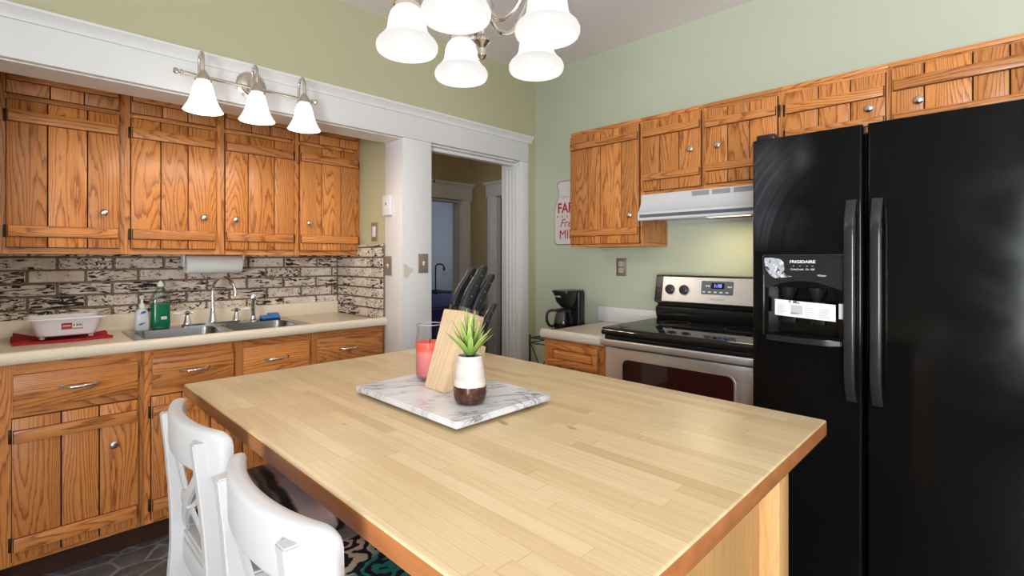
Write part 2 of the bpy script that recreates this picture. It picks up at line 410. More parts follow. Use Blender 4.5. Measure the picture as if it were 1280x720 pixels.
struct('wall_rear', b, REARW, 'rear kitchen wall with a window, behind the viewer', 'wall')
b = new(); sx0, sx1 = -0.4, 1.9
box(b, XB, sx0, YB-.12, YB, 0, ZC); box(b, sx1, WB, YB-.12, YB, 0, ZC); box(b, sx0, sx1, YB-.12, YB, 0, wz0); box(b, sx0, sx1, YB-.12, YB, wz1, ZC)
struct('wall_near', b, REARW, 'near kitchen wall with an added wide window, behind the viewer', 'wall')
def window(name, ax, p, a0, a1, label):
    b = new(); t = 0.05
    def B(u0, u1, z0, z1):
        if ax == 'x': box(b, p-.09, p-.04, u0, u1, z0, z1, bev=.004)
        else: box(b, u0, u1, p-.09, p-.04, z0, z1, bev=.004)
    B(a0, a0+t, wz0, wz1); B(a1-t, a1, wz0, wz1); B(a0+t, a1-t, wz0, wz0+t); B(a0+t, a1-t, wz1-t, wz1); B(a0+t, a1-t, (wz0+wz1)/2-.025, (wz0+wz1)/2+.025)
    f = struct(name, b, WHITE, label, 'window')
    b = new()
    for z0, z1 in ((wz0+t, (wz0+wz1)/2-.025), ((wz0+wz1)/2+.025, wz1-t)):
        if ax == 'x': box(b, p-.067, p-.063, a0+t, a1-t, z0, z1)
        else: box(b, a0+t, a1-t, p-.067, p-.063, z0, z1)
    obj('window_pane', b, PANE, f)
window('window_1', 'x', XB, wy0, wy1, 'white sash window in the rear kitchen wall')
window('added_window_2', 'y', YB, sx0, sx1, 'added wide white sash window in the near kitchen wall')  # unseen window, added for the south fill lamp
# sink alcove
b = new(); box(b, -0.24, 1.66, 3.237, 3.33, 0, ZC); struct('wall_alcove_back', b, WALL, 'sage back wall of the sink alcove', 'wall')
b = new(); box(b, 1.584, 1.66, 2.63, 3.237, 0, ZC); struct('wall_alcove_right', b, WALLY, 'sage side wall of the sink alcove by the switch', 'wall')
b = new(); box(b, -0.24, -0.12, 2.63, 3.237, 0, ZC); struct('wall_alcove_left', b, WALL, 'sage side wall of the sink alcove, left end', 'wall')
b = new(); box(b, -0.12, 1.584, 2.63, 3.237, 2.36, 2.42); struct('ceiling_alcove', b, CEIL, 'low ceiling of the sink alcove', 'ceiling')
# hall and bedroom
b = new(); box(b, 1.66, 2.62, 4.52, 4.66, 0, ZC); box(b, 3.72, 3.90, 4.52, 4.66, 0, ZC); box(b, 2.62, 3.72, 4.52, 4.66, 1.93, ZC)
struct('wall_hall_far', b, HALLW, 'dim tan hall wall around the bedroom door', 'wall')
b = new(); box(b, 3.90, 4.02, 2.467, 3.35, 0, ZC); box(b, 3.90, 4.02, 4.13, 4.66, 0, ZC); box(b, 3.90, 4.02, 3.35, 4.13, 1.96, ZC); struct('wall_hall_right', b, HALLW, 'dim tan hall wall with a cased doorway', 'wall')
b = new(); box(b, 1.56, 1.66, 3.33, 4.66, 0, ZC); struct('wall_hall_left', b, HALLW, 'left wall of the dim hall', 'wall')
b = new(); box(b, 1.4, 7.0, 8.1, 8.2, 0, ZC); box(b, 6.9, 7.0, 4.66, 5.8, 0, ZC); box(b, 6.9, 7.0, 7.4, 8.1, 0, ZC); box(b, 6.9, 7.0, 5.8, 7.4, 0, .9); box(b, 6.9, 7.0, 5.8, 7.4, 2.3, ZC); box(b, 4.02, 7.0, 4.56, 4.66, 0, ZC)
box(b, 1.3, 1.4, 4.66, 8.2, 0, ZC); box(b, 1.3, 1.66, 4.60, 4.66, 0, ZC)
struct('wall_bedroom', b, BEDW, 'grey-blue bedroom wall beyond the hall', 'wall')
# closed closet behind the right hall doorway
b = new(); box(b, 4.02, 4.6, 3.25, 3.35, 0, ZC); box(b, 4.02, 4.6, 4.13, 4.23, 0, ZC); box(b, 4.6, 4.7, 3.25, 4.23, 0, ZC); struct('wall_closet', b, HALLW, 'walls of the closet behind the hall doorway', 'wall')

# white header, jambs and casings
b = new(); y1, y0 = WA, 2.445
box(b, XB, 2.640, y0, y1, 1.957, 2.092, bev=.002)
prism(b, [(y1, 2.092), (y0, 2.092), (y0-.004, 2.094), (y0-.004, 2.100), (y0-.008, 2.110), (y0-.022, 2.128), (y0-.026, 2.131), (y0-.026, 2.141), (y1, 2.141)], 'x', XB, 2.672)
box(b, XB, 1.584, y1, 2.63, 1.950, 1.9548)       # soffit of the alcove opening
struct('trim_1', b, WHITE, 'white header board with a moulded cap across the left wall', 'trim')
b = new(); box(b, 1.584, 1.777, y0, y1, 0, 1.956, bev=.002); box(b, 1.5785, 1.584, y0, 2.635, 0, 1.9495, bev=.001)
struct('trim_2', b, WHITE, 'wide white jamb board between sink alcove and doorway', 'trim')
jb = bpy.data.objects['trim_2']; b = new()
prism(b, [(1.586, 1.150), (1.612, 1.146), (1.628, 1.170), (1.650, 1.186), (1.646, 1.200), (1.618, 1.212), (1.596, 1.232), (1.586, 1.226)], 'y', y0-.0004, y0-.00005); obj('worn_patch', b, mat('bare_patch', srgb(220, 204, 188), .8), jb)
b = new(); box(b, 2.555, 2.640, y0, y1, 0, 1.956, bev=.002)
for a in (2.4665, 2.50, 2.535, 2.57): box(b, 2.545, 2.5549, a, a+.026, 0, 1.9, bev=.003)
box(b, 2.549, 2.5549, y1, 2.63, 0, 1.944)
struct('trim_3', b, WHITE, 'white casing and fluted jamb on the right of the doorway', 'trim')
b = new(); box(b, 1.783, 2.549, y1, 2.63, 1.945, 1.9548); box(b, 1.783, 2.549, 2.50, 2.54, 1.925, 1.945, bev=.003); box(b, 1.7771, 1.783, y0+.004, 2.63, 0, 1.9548)
struct('trim_4', b, WHITE, 'white head jamb of the doorway', 'trim')
b = new(); box(b, 2.64, WB, WA-.018, WA, 0, .13, bev=.003); struct('baseboard_left', b, WHITE, 'short white baseboard in the room corner', 'baseboard')
b = new(); box(b, WB-.018, WB, 1.86, WA-.02, 0, .13, bev=.003); struct('baseboard_right', b, WHITE, 'white baseboard under the sage right wall', 'baseboard')
# hall door casings
b = new(); box(b, 3.72, 3.84, 4.495, 4.52, 0, 1.94, bev=.002); box(b, 2.50, 2.62, 4.495, 4.52, 0, 1.94, bev=.002); box(b, 2.48, 3.86, 4.49, 4.52, 1.94, 2.09, bev=.002)
prism(b, [(4.52, 2.09), (4.486, 2.09), (4.475, 2.11), (4.462, 2.12), (4.462, 2.135), (4.52, 2.135)], 'x', 2.47, 3.88)
box(b, 3.70, 3.7199, 4.52, 4.66, 0, 1.93); box(b, 2.62, 3.70, 4.52, 4.66, 1.915, 1.9299)
struct('trim_5', b, WHITE, 'white casing of the bedroom door at the hall end', 'trim')
b = new(); box(b, 3.875, 3.90, 4.13, 4.24, 0, 1.97, bev=.002); box(b, 3.875, 3.90, 3.24, 3.35, 0, 1.97, bev=.002); box(b, 3.87, 3.90, 3.22, 4.26, 1.97, 2.10, bev=.002)
prism(b, [(3.90, 2.10), (3.866, 2.10), (3.845, 2.12), (3.845, 2.135), (3.90, 2.135)], 'y', 3.20, 4.28)
box(b, 3.90, 4.02, 4.115, 4.1299, 0, 1.9599)
struct('trim_6', b, WHITE, 'white casing of the doorway in the right hall wall', 'trim')
b = new(); box(b, 3.882, 3.90, 4.24, 4.50, 0, .14, bev=.003); struct('baseboard_hall', b, WHITE, 'white hall baseboard', 'baseboard')
b = new(); box(b, 3.96, 4.0, 3.355, 4.11, .004, 1.955, bev=.003)
for z0, z1 in ((.15, .85), (1.0, 1.85)): box(b, 3.953, 3.96, 3.50, 3.98, z0, z1, bev=.003)
d1 = struct('door_1', b, oak('brown_door', srgb(120, 84, 60), srgb(104, 70, 50), srgb(78, 50, 34), 3.0), 'brown panelled door standing in the right hall doorway', 'door')

# whitewashed brick backsplash
b = new(); box(b, -0.12, 1.572, 3.222, 3.2365, .90, 1.30); box(b, 1.5695, 1.5835, 2.637, 3.222, .90, 1.345)
mo = struct('wall_backsplash', b, MORTAR, 'brown mortar bed of the whitewashed brick backsplash', 'backsplash')
b = new(); row = 0; z = .898
while z < 1.34:
    x = -0.12 - (0.11 if row % 2 else 0.0) - .03
    while x < 1.56:
        L = 0.199 + random.uniform(-.004, .004); a0, a1 = max(x, -.12), min(x+L, 1.556)
        if a1-a0 > .02 and z < 1.28: box(b, a0, a1, 3.212 + random.uniform(-.003, .002), 3.224, z+random.uniform(-.001, .001), min(z+.053, 1.30), 'x', .003, 1)
        x += L + .0115
    y = 2.638 - (.13 if row % 2 else 0.03)
    while y < 3.205:
        a0, a1 = max(y, 2.638), min(y+.15, 3.206)
        if a1-a0 > .02: box(b, 1.558+random.uniform(-.002, .002), 1.571, a0, a1, z, min(z+.053, 1.345), 'y', .003, 1)
        y += .158
    z += .0622; row += 1
brk = obj('brick_face', b, BRICK, mo)

# ------------------------------------------------------------------ kitchen cabinets
def knob(F, parent, a, z, side, d0):
    """small turned knob; side: 'L' looks to -y, 'R' looks to -x"""
    b = new(); p = [(.0055, 0), (.0055, .010), (.0085, .013), (.0150, .017), (.0155, .021), (.012, .0245), (.004, .026)]
    if side == 'L': lathe(b, p, (a, F-d0, z), (0, -1, 0), 18)
    else: lathe(b, p, (F-d0, a, z), (-1, 0, 0), 18)
    return obj('knob', b, NICKEL, parent)
def door(face, F, side, parent, a0, a1, z0, z1, bat, kn=None, hinge=None, splits=3, name='door', th=.018, hz=None):
    """batten door: vertical boards, cross battens, knob, hinges"""
    b = new(); n = splits; g = .0046
    e = [a0 + (a1-a0)*(i/n + (random.uniform(-.035, .035) if 0 < i < n else 0)) for i in range(n+1)]
    for i in range(n): face(b, e[i]+(g/2 if i else 0), e[i+1]-(g/2 if i < n-1 else 0), .0062, th, z0, z1, 'z', .0016)
    d = obj(name, b, OAK, parent)
    b = new(); face(b, a0-.0022, a1+.0022, .0003, .006, z0-.0022, z1+.0022, 'z'); obj('shadow_stain_backing', b, OAKD, d)  # dark backing and rim put shadow and stain lines into the colour
    for z2, z3 in bat:
        b = new(); face(b, a0+.0022, a1-.0042, th+.0002, th+.0012, z2-.0020, z3+.0012, 'a')  # dark under-strip colours in the batten's shadow and stain edge
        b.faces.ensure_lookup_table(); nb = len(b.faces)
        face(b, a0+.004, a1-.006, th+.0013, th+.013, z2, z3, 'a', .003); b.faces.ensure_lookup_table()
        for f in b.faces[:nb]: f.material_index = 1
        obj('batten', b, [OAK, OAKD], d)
    if kn: knob(F, d, kn[0], kn[1], side, th)
    if hinge is not None:
        for z2, z3 in (hz or [bat[0], bat[-1]]):
            zz = (z2+z3)/2; b = new(); s = 1 if hinge > (a0+a1)/2 else -1
            q = sorted((hinge, hinge + s*.010)); face(b, q[0]+.0004*s, q[1]+.0004*s, .001, .010, zz-.026, zz+.026, 'z', .002)
            face(b, *sorted((hinge+s*.001, hinge+s*.006)), .009, .016, zz-.022, zz+.022, 'z', .0022)
            obj('hinge', b, BRONZE, d)
    return d
def pull(parent, x, y, z, L=.105):
    b = new(); n = 14; pts = []; r = []
    for i in range(n+1):
        t = i/n; s = abs(2*t-1)
        pts.append((x - L/2 + L*t, y - .006 - .022*(1-s**3.0), z - .003*(1-s*s))); r.append(.0046 + .0026*(1-s*s))
    tube(b, pts, r, 10)
    for s in (-1, 1):
        lathe(b, [(.0105, 0), (.0105, .003), (.007, .009)], (x+s*L/2, y, z), (0, -1, 0), 14)
    return obj('handle', b, CHROME, parent)
def drawer(face, F, parent, a0, a1, z0, z1, th=.018):
    b = new(); face(b, a0, a1, .001, th, z0, z1, 'a', .004)
    d = obj('drawer', b, OAK, parent)
    return d

# upper run over the sink: four units
fy = 2.945; UF = FL(fy)
units = [(-.075, .377, -.014, .355, .299, -.014, 'far left, beside the alcove end'),
         (.377, .778, .400, .755, .697, .400, 'second from left, above the soap bottles'),
         (.778, 1.1735, .800, 1.155, .846, 1.155, 'third from the left, above the paper towel roll'),
         (1.1735, 1.568, 1.192, 1.560, 1.241, 1.560, 'right-hand end, beside the light switch wall')]
for i, (u0, u1, d0, d1, kx, hx, where) in enumerate(units):
    t = thing('wall_cabinet', 'oak upper cabinet over the sink counter, ' + where, 'cabinet', ((u0+u1)/2, 3.0, 1.28), 'oak cabinets above the sink counter')
    b = new(); box(b, u0, u1, fy+.02, 3.208, 1.306, 2.33, 'z'); box(b, u0, u1, fy+.02, 3.208, 1.28, 1.3055, 'x')
    UF(b, u0, d0+.004, -.0198, 0, 1.28, 2.33, 'z'); UF(b, d1-.004, u1, -.0198, 0, 1.28, 2.33, 'z')
    for z0, z1 in ((1.28, 1.312), (1.926, 1.952), (2.29, 2.33)): UF(b, d0+.004, d1-.004, -.0198, 0, z0, z1, 'a')
    if i == 3:
        box(b, 1.568, 1.5838, 2.95, 3.208, 1.346, 2.33, 'z')
    obj('body', b, OAK, t)
    bp = None
    dr = door(UF, fy, 'L', t, d0, d1, 1.308, 1.925, ((1.352, 1.398), (1.832, 1.880)), (kx, 1.468), hx)
    door(UF, fy, 'L', t, d0, d1, 1.950, 2.285, ((2.004, 2.05), (2.19, 2.235)), None, None, name='upper_door')
    b = new(); UF(b, d0+.004, d1-.012, .001, .012, 1.9285, 1.9475, 'a', .002); obj('rail', b, OAK, t)
# base run under the sink counter: three units
by = 2.652; BF = FL(by)
def base_body(t, u0, u1, stiles, rails):
    b = new(); box(b, u0, u1, by+.02, 3.205, .10, .740, 'z'); box(b, u0, u0+.018, by+.02, 3.205, .7405, .862, 'z'); box(b, u1-.018, u1, by+.02, 3.205, .7405, .862, 'z')
    for s0, s1 in stiles: BF(b, s0, s1, -.0198, 0, .10, .862, 'z')
    for (a0, a1, z0, z1) in rails: BF(b, a0, a1, -.0198, 0, z0, z1, 'a')
    obj('body', b, OAK, t)
    b = new(); box(b, u0, u1, by+.06, by+.075, .002, .0995, 'x'); obj('toe_kick', b, OAKD, t)
t = thing('base_cabinet', 'oak base cabinet at the far left, under the dish tub', 'cabinet', (.15, 2.9, 0), 'oak base cabinets under the sink counter')
base_body(t, -.115, .408, [(-.115, .010), (.376, .408)], [(.010, .376, .10, .125), (.010, .376, .650, .688), (.010, .376, .815, .862)])
d = drawer(BF, by, t, .004, .383, .690, .820); pull(d, .192, by-.018, .755)
door(BF, by, 'L', t, .002, .383, .120, .655, ((.157, .207), (.566, .612)), (.300, .487), .002)
t = thing('base_cabinet', 'wide oak base cabinet under the sink, behind the white chairs', 'cabinet', (.77, 2.9, 0), 'oak base cabinets under the sink counter')
base_body(t, .408, 1.142, [(.408, .440), (.750, .803), (1.117, 1.142)], [(.44, .75, .10, .125), (.44, .75, .650, .688), (.44, .75, .815, .862), (.803, 1.117, .10, .125), (.803, 1.117, .650, .688), (.803, 1.117, .815, .862)])
d = drawer(BF, by, t, .433, .756, .690, .824); pull(d, .592, by-.018, .756)
d = drawer(BF, by, t, .798, 1.123, .690, .824); pull(d, .952, by-.018, .755)
door(BF, by, 'L', t, .430, .756, .120, .655, ((.157, .207), (.566, .612)), (.690, .50), .430)
door(BF, by, 'L', t, .798, 1.123, .120, .655, ((.157, .207), (.566, .612)), (.86, .50), 1.123)
t = thing('base_cabinet', 'oak base cabinet at the right end, beside the white jamb', 'cabinet', (1.36, 2.9, 0), 'oak base cabinets under the sink counter')
base_body(t, 1.142, 1.578, [(1.142, 1.170), (1.556, 1.578)], [(1.17, 1.556, .10, .125), (1.17, 1.556, .650, .688), (1.17, 1.556, .815, .862)])
d = drawer(BF, by, t, 1.164, 1.562, .690, .824); pull(d, 1.342, by-.018, .757)
door(BF, by, 'L', t, 1.164, 1.562, .120, .655, ((.157, .207), (.566, .612)), (1.22, .50), 1.562)

# worktop over the base run, with the sink hole cut out
CT = .895
prof = [(2.640, .864), (2.616, .864), (2.611, .869), (2.609, .88), (2.609, .893), (2.612, .902), (2.619, .908), (2.628, .9095), (2.636, .907), (2.646, .899), (2.658, CT), (3.2105, CT), (3.2105, .864)]
b = new(); prism(b, prof, 'x', -.118, 1.577)
c = new(); box(c, .402, 1.138, 2.70, 3.105, .8, 1.0)
b = cut(b, c)
wt = obj('worktop', b, LAMIN, loc=(.7, 2.9, .864))
b = new(); prism(b, [(3.186, CT+.0003), (3.194, .899), (3.198, .906), (3.198, .968), (3.200, .974), (3.204, .976), (3.208, .976), (3.208, CT+.0003)], 'x', -.118, 1.555); obj('backsplash_lip', b, LAMIN, wt)
tag(wt, 'cream laminate worktop with rounded front edge along the left wall', 'worktop')

# double bowl sink
t = thing('sink', 'stainless double bowl sink set in the cream worktop', 'sink', (.78, 2.9, CT))
b = new(); prism(b, rrect(.385, 1.175, 2.672, 3.125, .03), 'z', CT+.0004, CT+.004)
bowls = ((.418, .758), (.788, 1.124))
cs = []
for x0, x1 in bowls:
    c = new(); prism(c, rrect(x0, x1, 2.715, 3.025, .05), 'z', .7, 1.0); cs.append(c)
SINKS = mat('sink_steel', srgb(160, 157, 155), .26, 1.0)
b = cut(b, *cs); obj('rim', b, SINKS, t)
for x0, x1 in bowls:
    b = new(); n = len(rrect(0, 1, 0, 1, .1))
    def ring(e, z, r): return [(p[0], p[1], z) for p in rrect(x0+e, x1-e, 2.715+e, 3.025-e, r)]
    def bowl_side(rs, up):
        rr_ = [[b.verts.new(p) for p in q_] for q_ in rs]
        for a_, c_ in zip(rr_, rr_[1:]):
            for i in range(len(a_)): b.faces.new((a_[i], a_[(i+1) % len(a_)], c_[(i+1) % len(a_)], c_[i]) if up else (c_[i], c_[(i+1) % len(a_)], a_[(i+1) % len(a_)], a_[i]))
        b.faces.new(rr_[-1] if up else rr_[-1][::-1])
    bowl_side([ring(.0005, CT+.0036, .05), ring(.002, CT-.006, .05), ring(.009, CT-.12, .05), ring(.022, CT-.142, .05), ring(.05, CT-.147, .04)], True)
    bowl_side([ring(-.0015, CT-.0005, .05), ring(.000, CT-.006, .05), ring(.007, CT-.12, .05), ring(.020, CT-.144, .05), ring(.05, CT-.1485, .04)], False)
    b.normal_update(); bo = obj('bowl', b, SINKS, t)
    b = new(); lathe(b, [(.038, 0), (.038, .002), (.028, .003), (.02, .0015), (.002, .0015)], ((x0+x1)/2, 2.87, CT-.1468), (0, 0, 1), 20); obj('drain', b, CHROME, bo)
# faucet
t = thing('faucet', 'chrome gooseneck faucet with white lever handles behind the sink', 'faucet', (.775, 3.07, CT+.004))
zb = CT+.0045
b = new(); prism(b, rrect(.630, .918, 3.052, 3.088, .018), 'z', zb, zb+.013, bev=.002); obj('deck_plate', b, CHROME, t)
b = new()
lathe(b, [(.021, 0), (.021, .01), (.018, .016), (.0135, .055), (.0105, .068), (.0125, .072), (.0095, .078)], (.775, 3.07, zb+.013), (0, 0, 1), 20)
P = [(.775, 3.07, zb+.085), (.775, 3.07, 1.06), (.7765, 3.066, 1.105), (.787, 3.042, 1.140), (.805, 3.0, 1.158), (.823, 2.957, 1.148), (.836, 2.925, 1.118), (.841, 2.915, 1.085), (.842, 2.912, 1.07)]
tube(b, curve(P, 40), .0088, 12); lathe(b, [(.010, 0), (.0105, .02), (.009, .024)], (.842, 2.912, 1.062), (0, 0, 1), 14)
obj('spout', b, CHROME, t)
for x, s in ((.657, -1), (.892, 1)):
    b = new(); lathe(b, [(.020, 0), (.020, .008), (.017, .012), (.012, .04), (.009, .048), (.011, .051), (.011, .064), (.006, .070)], (x, 3.068, zb+.013), (0, 0, 1), 18)
    tube(b, [(x-.018*s, 3.068, zb+.071), (x+.02*s, 3.068, zb+.071)], .0042, 10); lathe(b, [(.001, 0), (.006, .003), (.006, .008), (.002, .011)], (x-.016*s, 3.068, zb+.071), (-s, 0, 0), 10)
    h = obj('handle', b, CHROME, t)
    b = new(); lathe(b, [(.0045, 0), (.0075, .004), (.0085, .025), (.0075, .043), (.004, .048)], (x+.021*s, 3.066, zb+.071), (s, -.12, .06), 14); obj('lever', b, PLASTIC, h, label='white lever')
t = thing('side_sprayer', 'chrome side sprayer standing right of the faucet', 'sprayer', (.98, 3.068, zb))
b = new(); lathe(b, [(.025, 0), (.024, .006), (.015, .014), (.013, .03)], (.98, 3.068, zb), (0, 0, 1), 18); obj('collar', b, CHROME, t)
b = new(); tube(b, [(.98, 3.068, zb+.031), (.98, 3.068, zb+.05), (.98, 3.067, zb+.085), (.98, 3.063, zb+.112), (.98, 3.056, zb+.13)], [.011, .0125, .0145, .013, .012], 14); lathe(b, [(.013, 0), (.018, .004), (.018, .016), (.012, .02)], (.98, 3.062, zb+.138), (0, -1, .1), 16); obj('spray_head', b, CHROME, t)

# things on the left counter
t = thing('dish_cloth', 'red dish cloth spread flat under the white tub', 'cloth', (.16, 3.03, CT))
b = new(); nx, ny = 40, 24
def cl(i, j, up):
    u, v = i/nx, j/ny; x = .002 + .325*u + .006*math.sin(9*v); y = 2.905 + .265*v + .010*math.sin(7*u+1) - .012*u
    e = max(0, 1-min(u, 1-u)*9); f = max(0, 1-min(v, 1-v)*9)
    z = CT + .0008 + up*(.0035 + .006*e*(.6+.4*math.sin(11*v+1)) + .004*f*(.5+.5*math.sin(13*u)) + (.014*max(0, 1-u*5)*max(0, v*1.5-.1) if True else 0))
    return (x, y, z)
rows = [[b.verts.new(cl(i, j, 1)) for i in range(nx+1)] for j in range(ny+1)]; low = [[b.verts.new(cl(i, j, 0)) for i in range(nx+1)] for j in range(ny+1)]
for j in range(ny):
    for i in range(nx):
        b.faces.new((rows[j][i], rows[j][i+1], rows[j+1][i+1], rows[j+1][i])); b.faces.new((low[j][i], low[j+1][i], low[j+1][i+1], low[j][i+1]))
for i in range(nx): b.faces.new((rows[0][i], low[0][i], low[0][i+1], rows[0][i+1])); b.faces.new((rows[ny][i+1], low[ny][i+1], low[ny][i], rows[ny][i]))
for j in range(ny): b.faces.new((rows[j+1][0], low[j+1][0], low[j][0], rows[j][0])); b.faces.new((rows[j][nx], low[j][nx], low[j+1][nx], rows[j+1][nx]))
fix(b); RED = mat('red_cotton', srgb(176, 28, 42), 0.9); kk = N(RED); kk.bump(kk.noise(kk.co('Object'), 420, 2), .5, .001)
obj('cloth', b, RED, t, ang=60)
t = thing('dish_tub', 'small white plastic dish tub with a sticker on the red cloth', 'tub', (.178, 3.02, CT+.02))
b = new(); x0, x1, ya, yb_, z0, z1 = .052, .300, 2.930, 3.130, CT+.0215, CT+.104
def rg(e, z, r=.03): return [(p[0], p[1], z) for p in rrect(x0-e, x1+e, ya-e, yb_+e, r)]
loft(b, [rg(-.030, z0), rg(-.024, z0+.004), rg(-.002, z1-.006), rg(.0, z1-.003), rg(.010, z1-.0045), rg(.013, z1-.007), rg(.0145, z1-.004), rg(.012, z1), rg(.001, z1+.001), rg(-.004, z1-.004), rg(-.027, z0+.007), rg(-.034, z0+.004)])
fix(b); tub = obj('basin', b, PLASTIC, t)
b = new(); n0 = Vector((0, -1, -.25)).normalized()
def tubpt(a, h, o=.0): # point on the tub's slanted front
    f = (h - z0)/(z1 - z0); return (a, ya + .030*(1-f) - o - .002, h)
def patch(bm, a0, a1, h0, h1, o):
    v = [bm.verts.new(tubpt(a, h, oo)) for oo in (o, o+.0006) for a, h in ((a0, h0), (a1, h0), (a1, h1), (a0, h1))]
    for q in ((4, 5, 6, 7), (3, 2, 1, 0), (0, 1, 5, 4), (1, 2, 6, 5), (2, 3, 7, 6), (3, 0, 4, 7)): bm.faces.new([v[i] for i in q])
for f_ in (.26, .74):                                            # the two pressed flutes of the front wall
    pass
patch(b, .155, .228, CT+.050, CT+.080, .0010); st = obj('sticker', b, GREYINK, tub, label='grey and red product sticker')
b = new(); patch(b, .157, .190, CT+.054, CT+.079, .0020); obj('sticker_panel', b, REDINK, tub)
b = new(); patch(b, .191, .2265, CT+.056, CT+.079, .0020); obj('sticker_panel', b, PAPER, tub)
b = new()
for a0, a1 in ((.195, .199), (.204, .2055), (.207, .210), (.2115, .213), (.2145, .2165), (.218, .219), (.2205, .223)): patch(b, a0, a1, CT+.063, CT+.074, .0028)
obj('barcode', b, INK, tub)
b = new()
for a0, a1 in ((.161, .166), (.168, .173), (.175, .180), (.182, .186)): patch(b, a0, a1, CT+.064, CT+.070, .0028)
obj('sticker_lettering', b, PAPER, tub)
b = new(); 
for x in (.095, .258):
    for y in (2.985, 3.075): lathe(b, [(.009, 0), (.010, .012)], (x, y, CT+.0098), (0, 0, 1), 12)
obj('foot', b, PLASTIC, t)

# soap pump and green dish soap
t = thing('soap_dispenser', 'clear hand soap pump bottle with blue label, left of the green soap', 'bottle', (.462, 3.075, CT+.004))
z0 = CT+.0046; SOAPL = mat('clear_blue_soap', srgb(232, 240, 247), 0.15, trans=0.35, ior=1.35)
def oval(cx, cy, a, c, z, n=28, p=2.6):
    o = []
    for k_ in range(n):
        t_ = 2*PI*k_/n; ct, st_ = math.cos(t_), math.sin(t_)
        o.append((cx + a*math.copysign(abs(ct)**(2/p), ct), cy + c*math.copysign(abs(st_)**(2/p), st_), z))
    return o
b = new(); loft(b, [oval(.462, 3.075, a, c, z0+h) for a, c, h in ((.026, .018, 0), (.030, .021, .004), (.031, .022, .03), (.029, .021, .075), (.024, .018, .098), (.012, .012, .108), (.010, .010, .112))]); fix(b)
bo = obj('bottle_body', b, SOAPL, t)
b = new(); lathe(b, [(.0125, 0), (.0125, .018), (.006, .022), (.005, .045), (.009, .047), (.010, .058), (.004, .062)], (.462, 3.075, z0+.1125), (0, 0, 1), 16)
tube(b, [(.462, 3.075, z0+.166), (.455, 3.06, z0+.168), (.450, 3.045, z0+.162)], [.006, .005, .0035], 10); obj('pump', b, PLASTIC, t)
def label_disc(name, pts, y, m, par):
    bb = new(); prism(bb, pts, 'y', y, y+.0008); return obj(name, bb, m, par)
label_disc('label_swoosh', [(.452, z0+.083), (.470, z0+.086), (.478, z0+.094), (.470, z0+.098), (.457, z0+.094)], 3.0505, BLUEINK, bo)
label_disc('label_swoosh', [(.446, z0+.028), (.462, z0+.030), (.475, z0+.042), (.460, z0+.037), (.447, z0+.034)], 3.0505, BLUEINK, bo)
t = thing('dish_soap_bottle', 'clear bottle of dark green dish soap beside the sink', 'bottle', (.5415, 3.086, CT+.004))
GREEN = mat('green_soap', srgb(6, 106, 72), 0.15, spec=0.5)
S = [(.039, .022, 0), (.043, .025, .005), (.0445, .026, .03), (.043, .025, .07), (.043, .025, .125)]
b = new(); loft(b, [oval(.5415, 3.086, a-.0015, c-.0015, z0+.001+h) for a, c, h in S]); fix(b); obj('soap', b, GREEN, t)
T = [(.043, .025, .1265), (.0425, .025, .145), (.041, .024, .165), (.028, .020, .190), (.013, .013, .207), (.012, .012, .214)]
b = new(); loft(b, [oval(.5415, 3.086, a, c, z0+.001+h) for a, c, h in T], cap=False); fix(b); bo = obj('bottle_body', b, thin_glass('bottle_plastic', (.80, .83, .81), .55), t)
b = new(); lathe(b, [(.0145, 0), (.0145, .014), (.010, .020), (.006, .026), (.004, .030)], (.5415, 3.086, z0+.2155), (0, 0, 1), 16); obj('cap', b, mat('pale_cap', srgb(214, 226, 220), .4), t)
label_disc('label', [(.540, z0+.048), (.564, z0+.048), (.564, z0+.062), (.540, z0+.062)], 3.0588, PAPER, bo)
b = new()
for i in range(4): box(b, .543+i*.005, .546+i*.005, 3.0578, 3.0586, z0+.052, z0+.058)
obj('label_print', b, GREYINK, bo)
# sponge
t = thing('sponge', 'blue folded sponge at the back right of the sink', 'sponge', (1.075, 3.075, CT+.004))
SPO = mat('blue_sponge', srgb(84, 140, 206), .95); kk = N(SPO); kk.bump(kk.noise(kk.co('Object'), 300, 3), .8, .002)
b = new(); prism(b, rrect(1.020, 1.128, 3.045, 3.105, .012), 'z', CT+.0048, CT+.0145, bev=.003); obj('scrub_layer', b, mat('navy_scrub', srgb(30, 58, 110), .95), t, label='dark blue scrub side')
b = new(); prism(b, rrect(1.022, 1.126, 3.046, 3.104, .012), 'z', CT+.0147, CT+.030, bev=.004); prism(b, rrect(1.062, 1.122, 3.05, 3.10, .012), 'z', CT+.0302, CT+.042, bev=.004); obj('foam', b, SPO, t)
# paper towel roll under the cabinet
t = thing('paper_towel_roll', 'white paper towel roll mounted under the oak upper cabinet', 'paper towel', (.79, 3.11, 1.275))
b = new(); lathe(b, [(.018, 0), (.048, 0), (.049, .002), (.049, .268), (.048, .27), (.018, .27)], (.655, 3.11, 1.228), (1, 0, 0), 32); obj('roll', b, PAPER, t)
b = new()
for x in (.640, .930): prism(b, [(3.08, 1.2798), (3.14, 1.2798), (3.13, 1.215), (3.09, 1.215)], 'x', x, x+.010, bev=.002)
tube(b, [(.645, 3.11, 1.228), (.935, 3.11, 1.228)], .008, 10); obj('holder', b, PLASTIC, t)

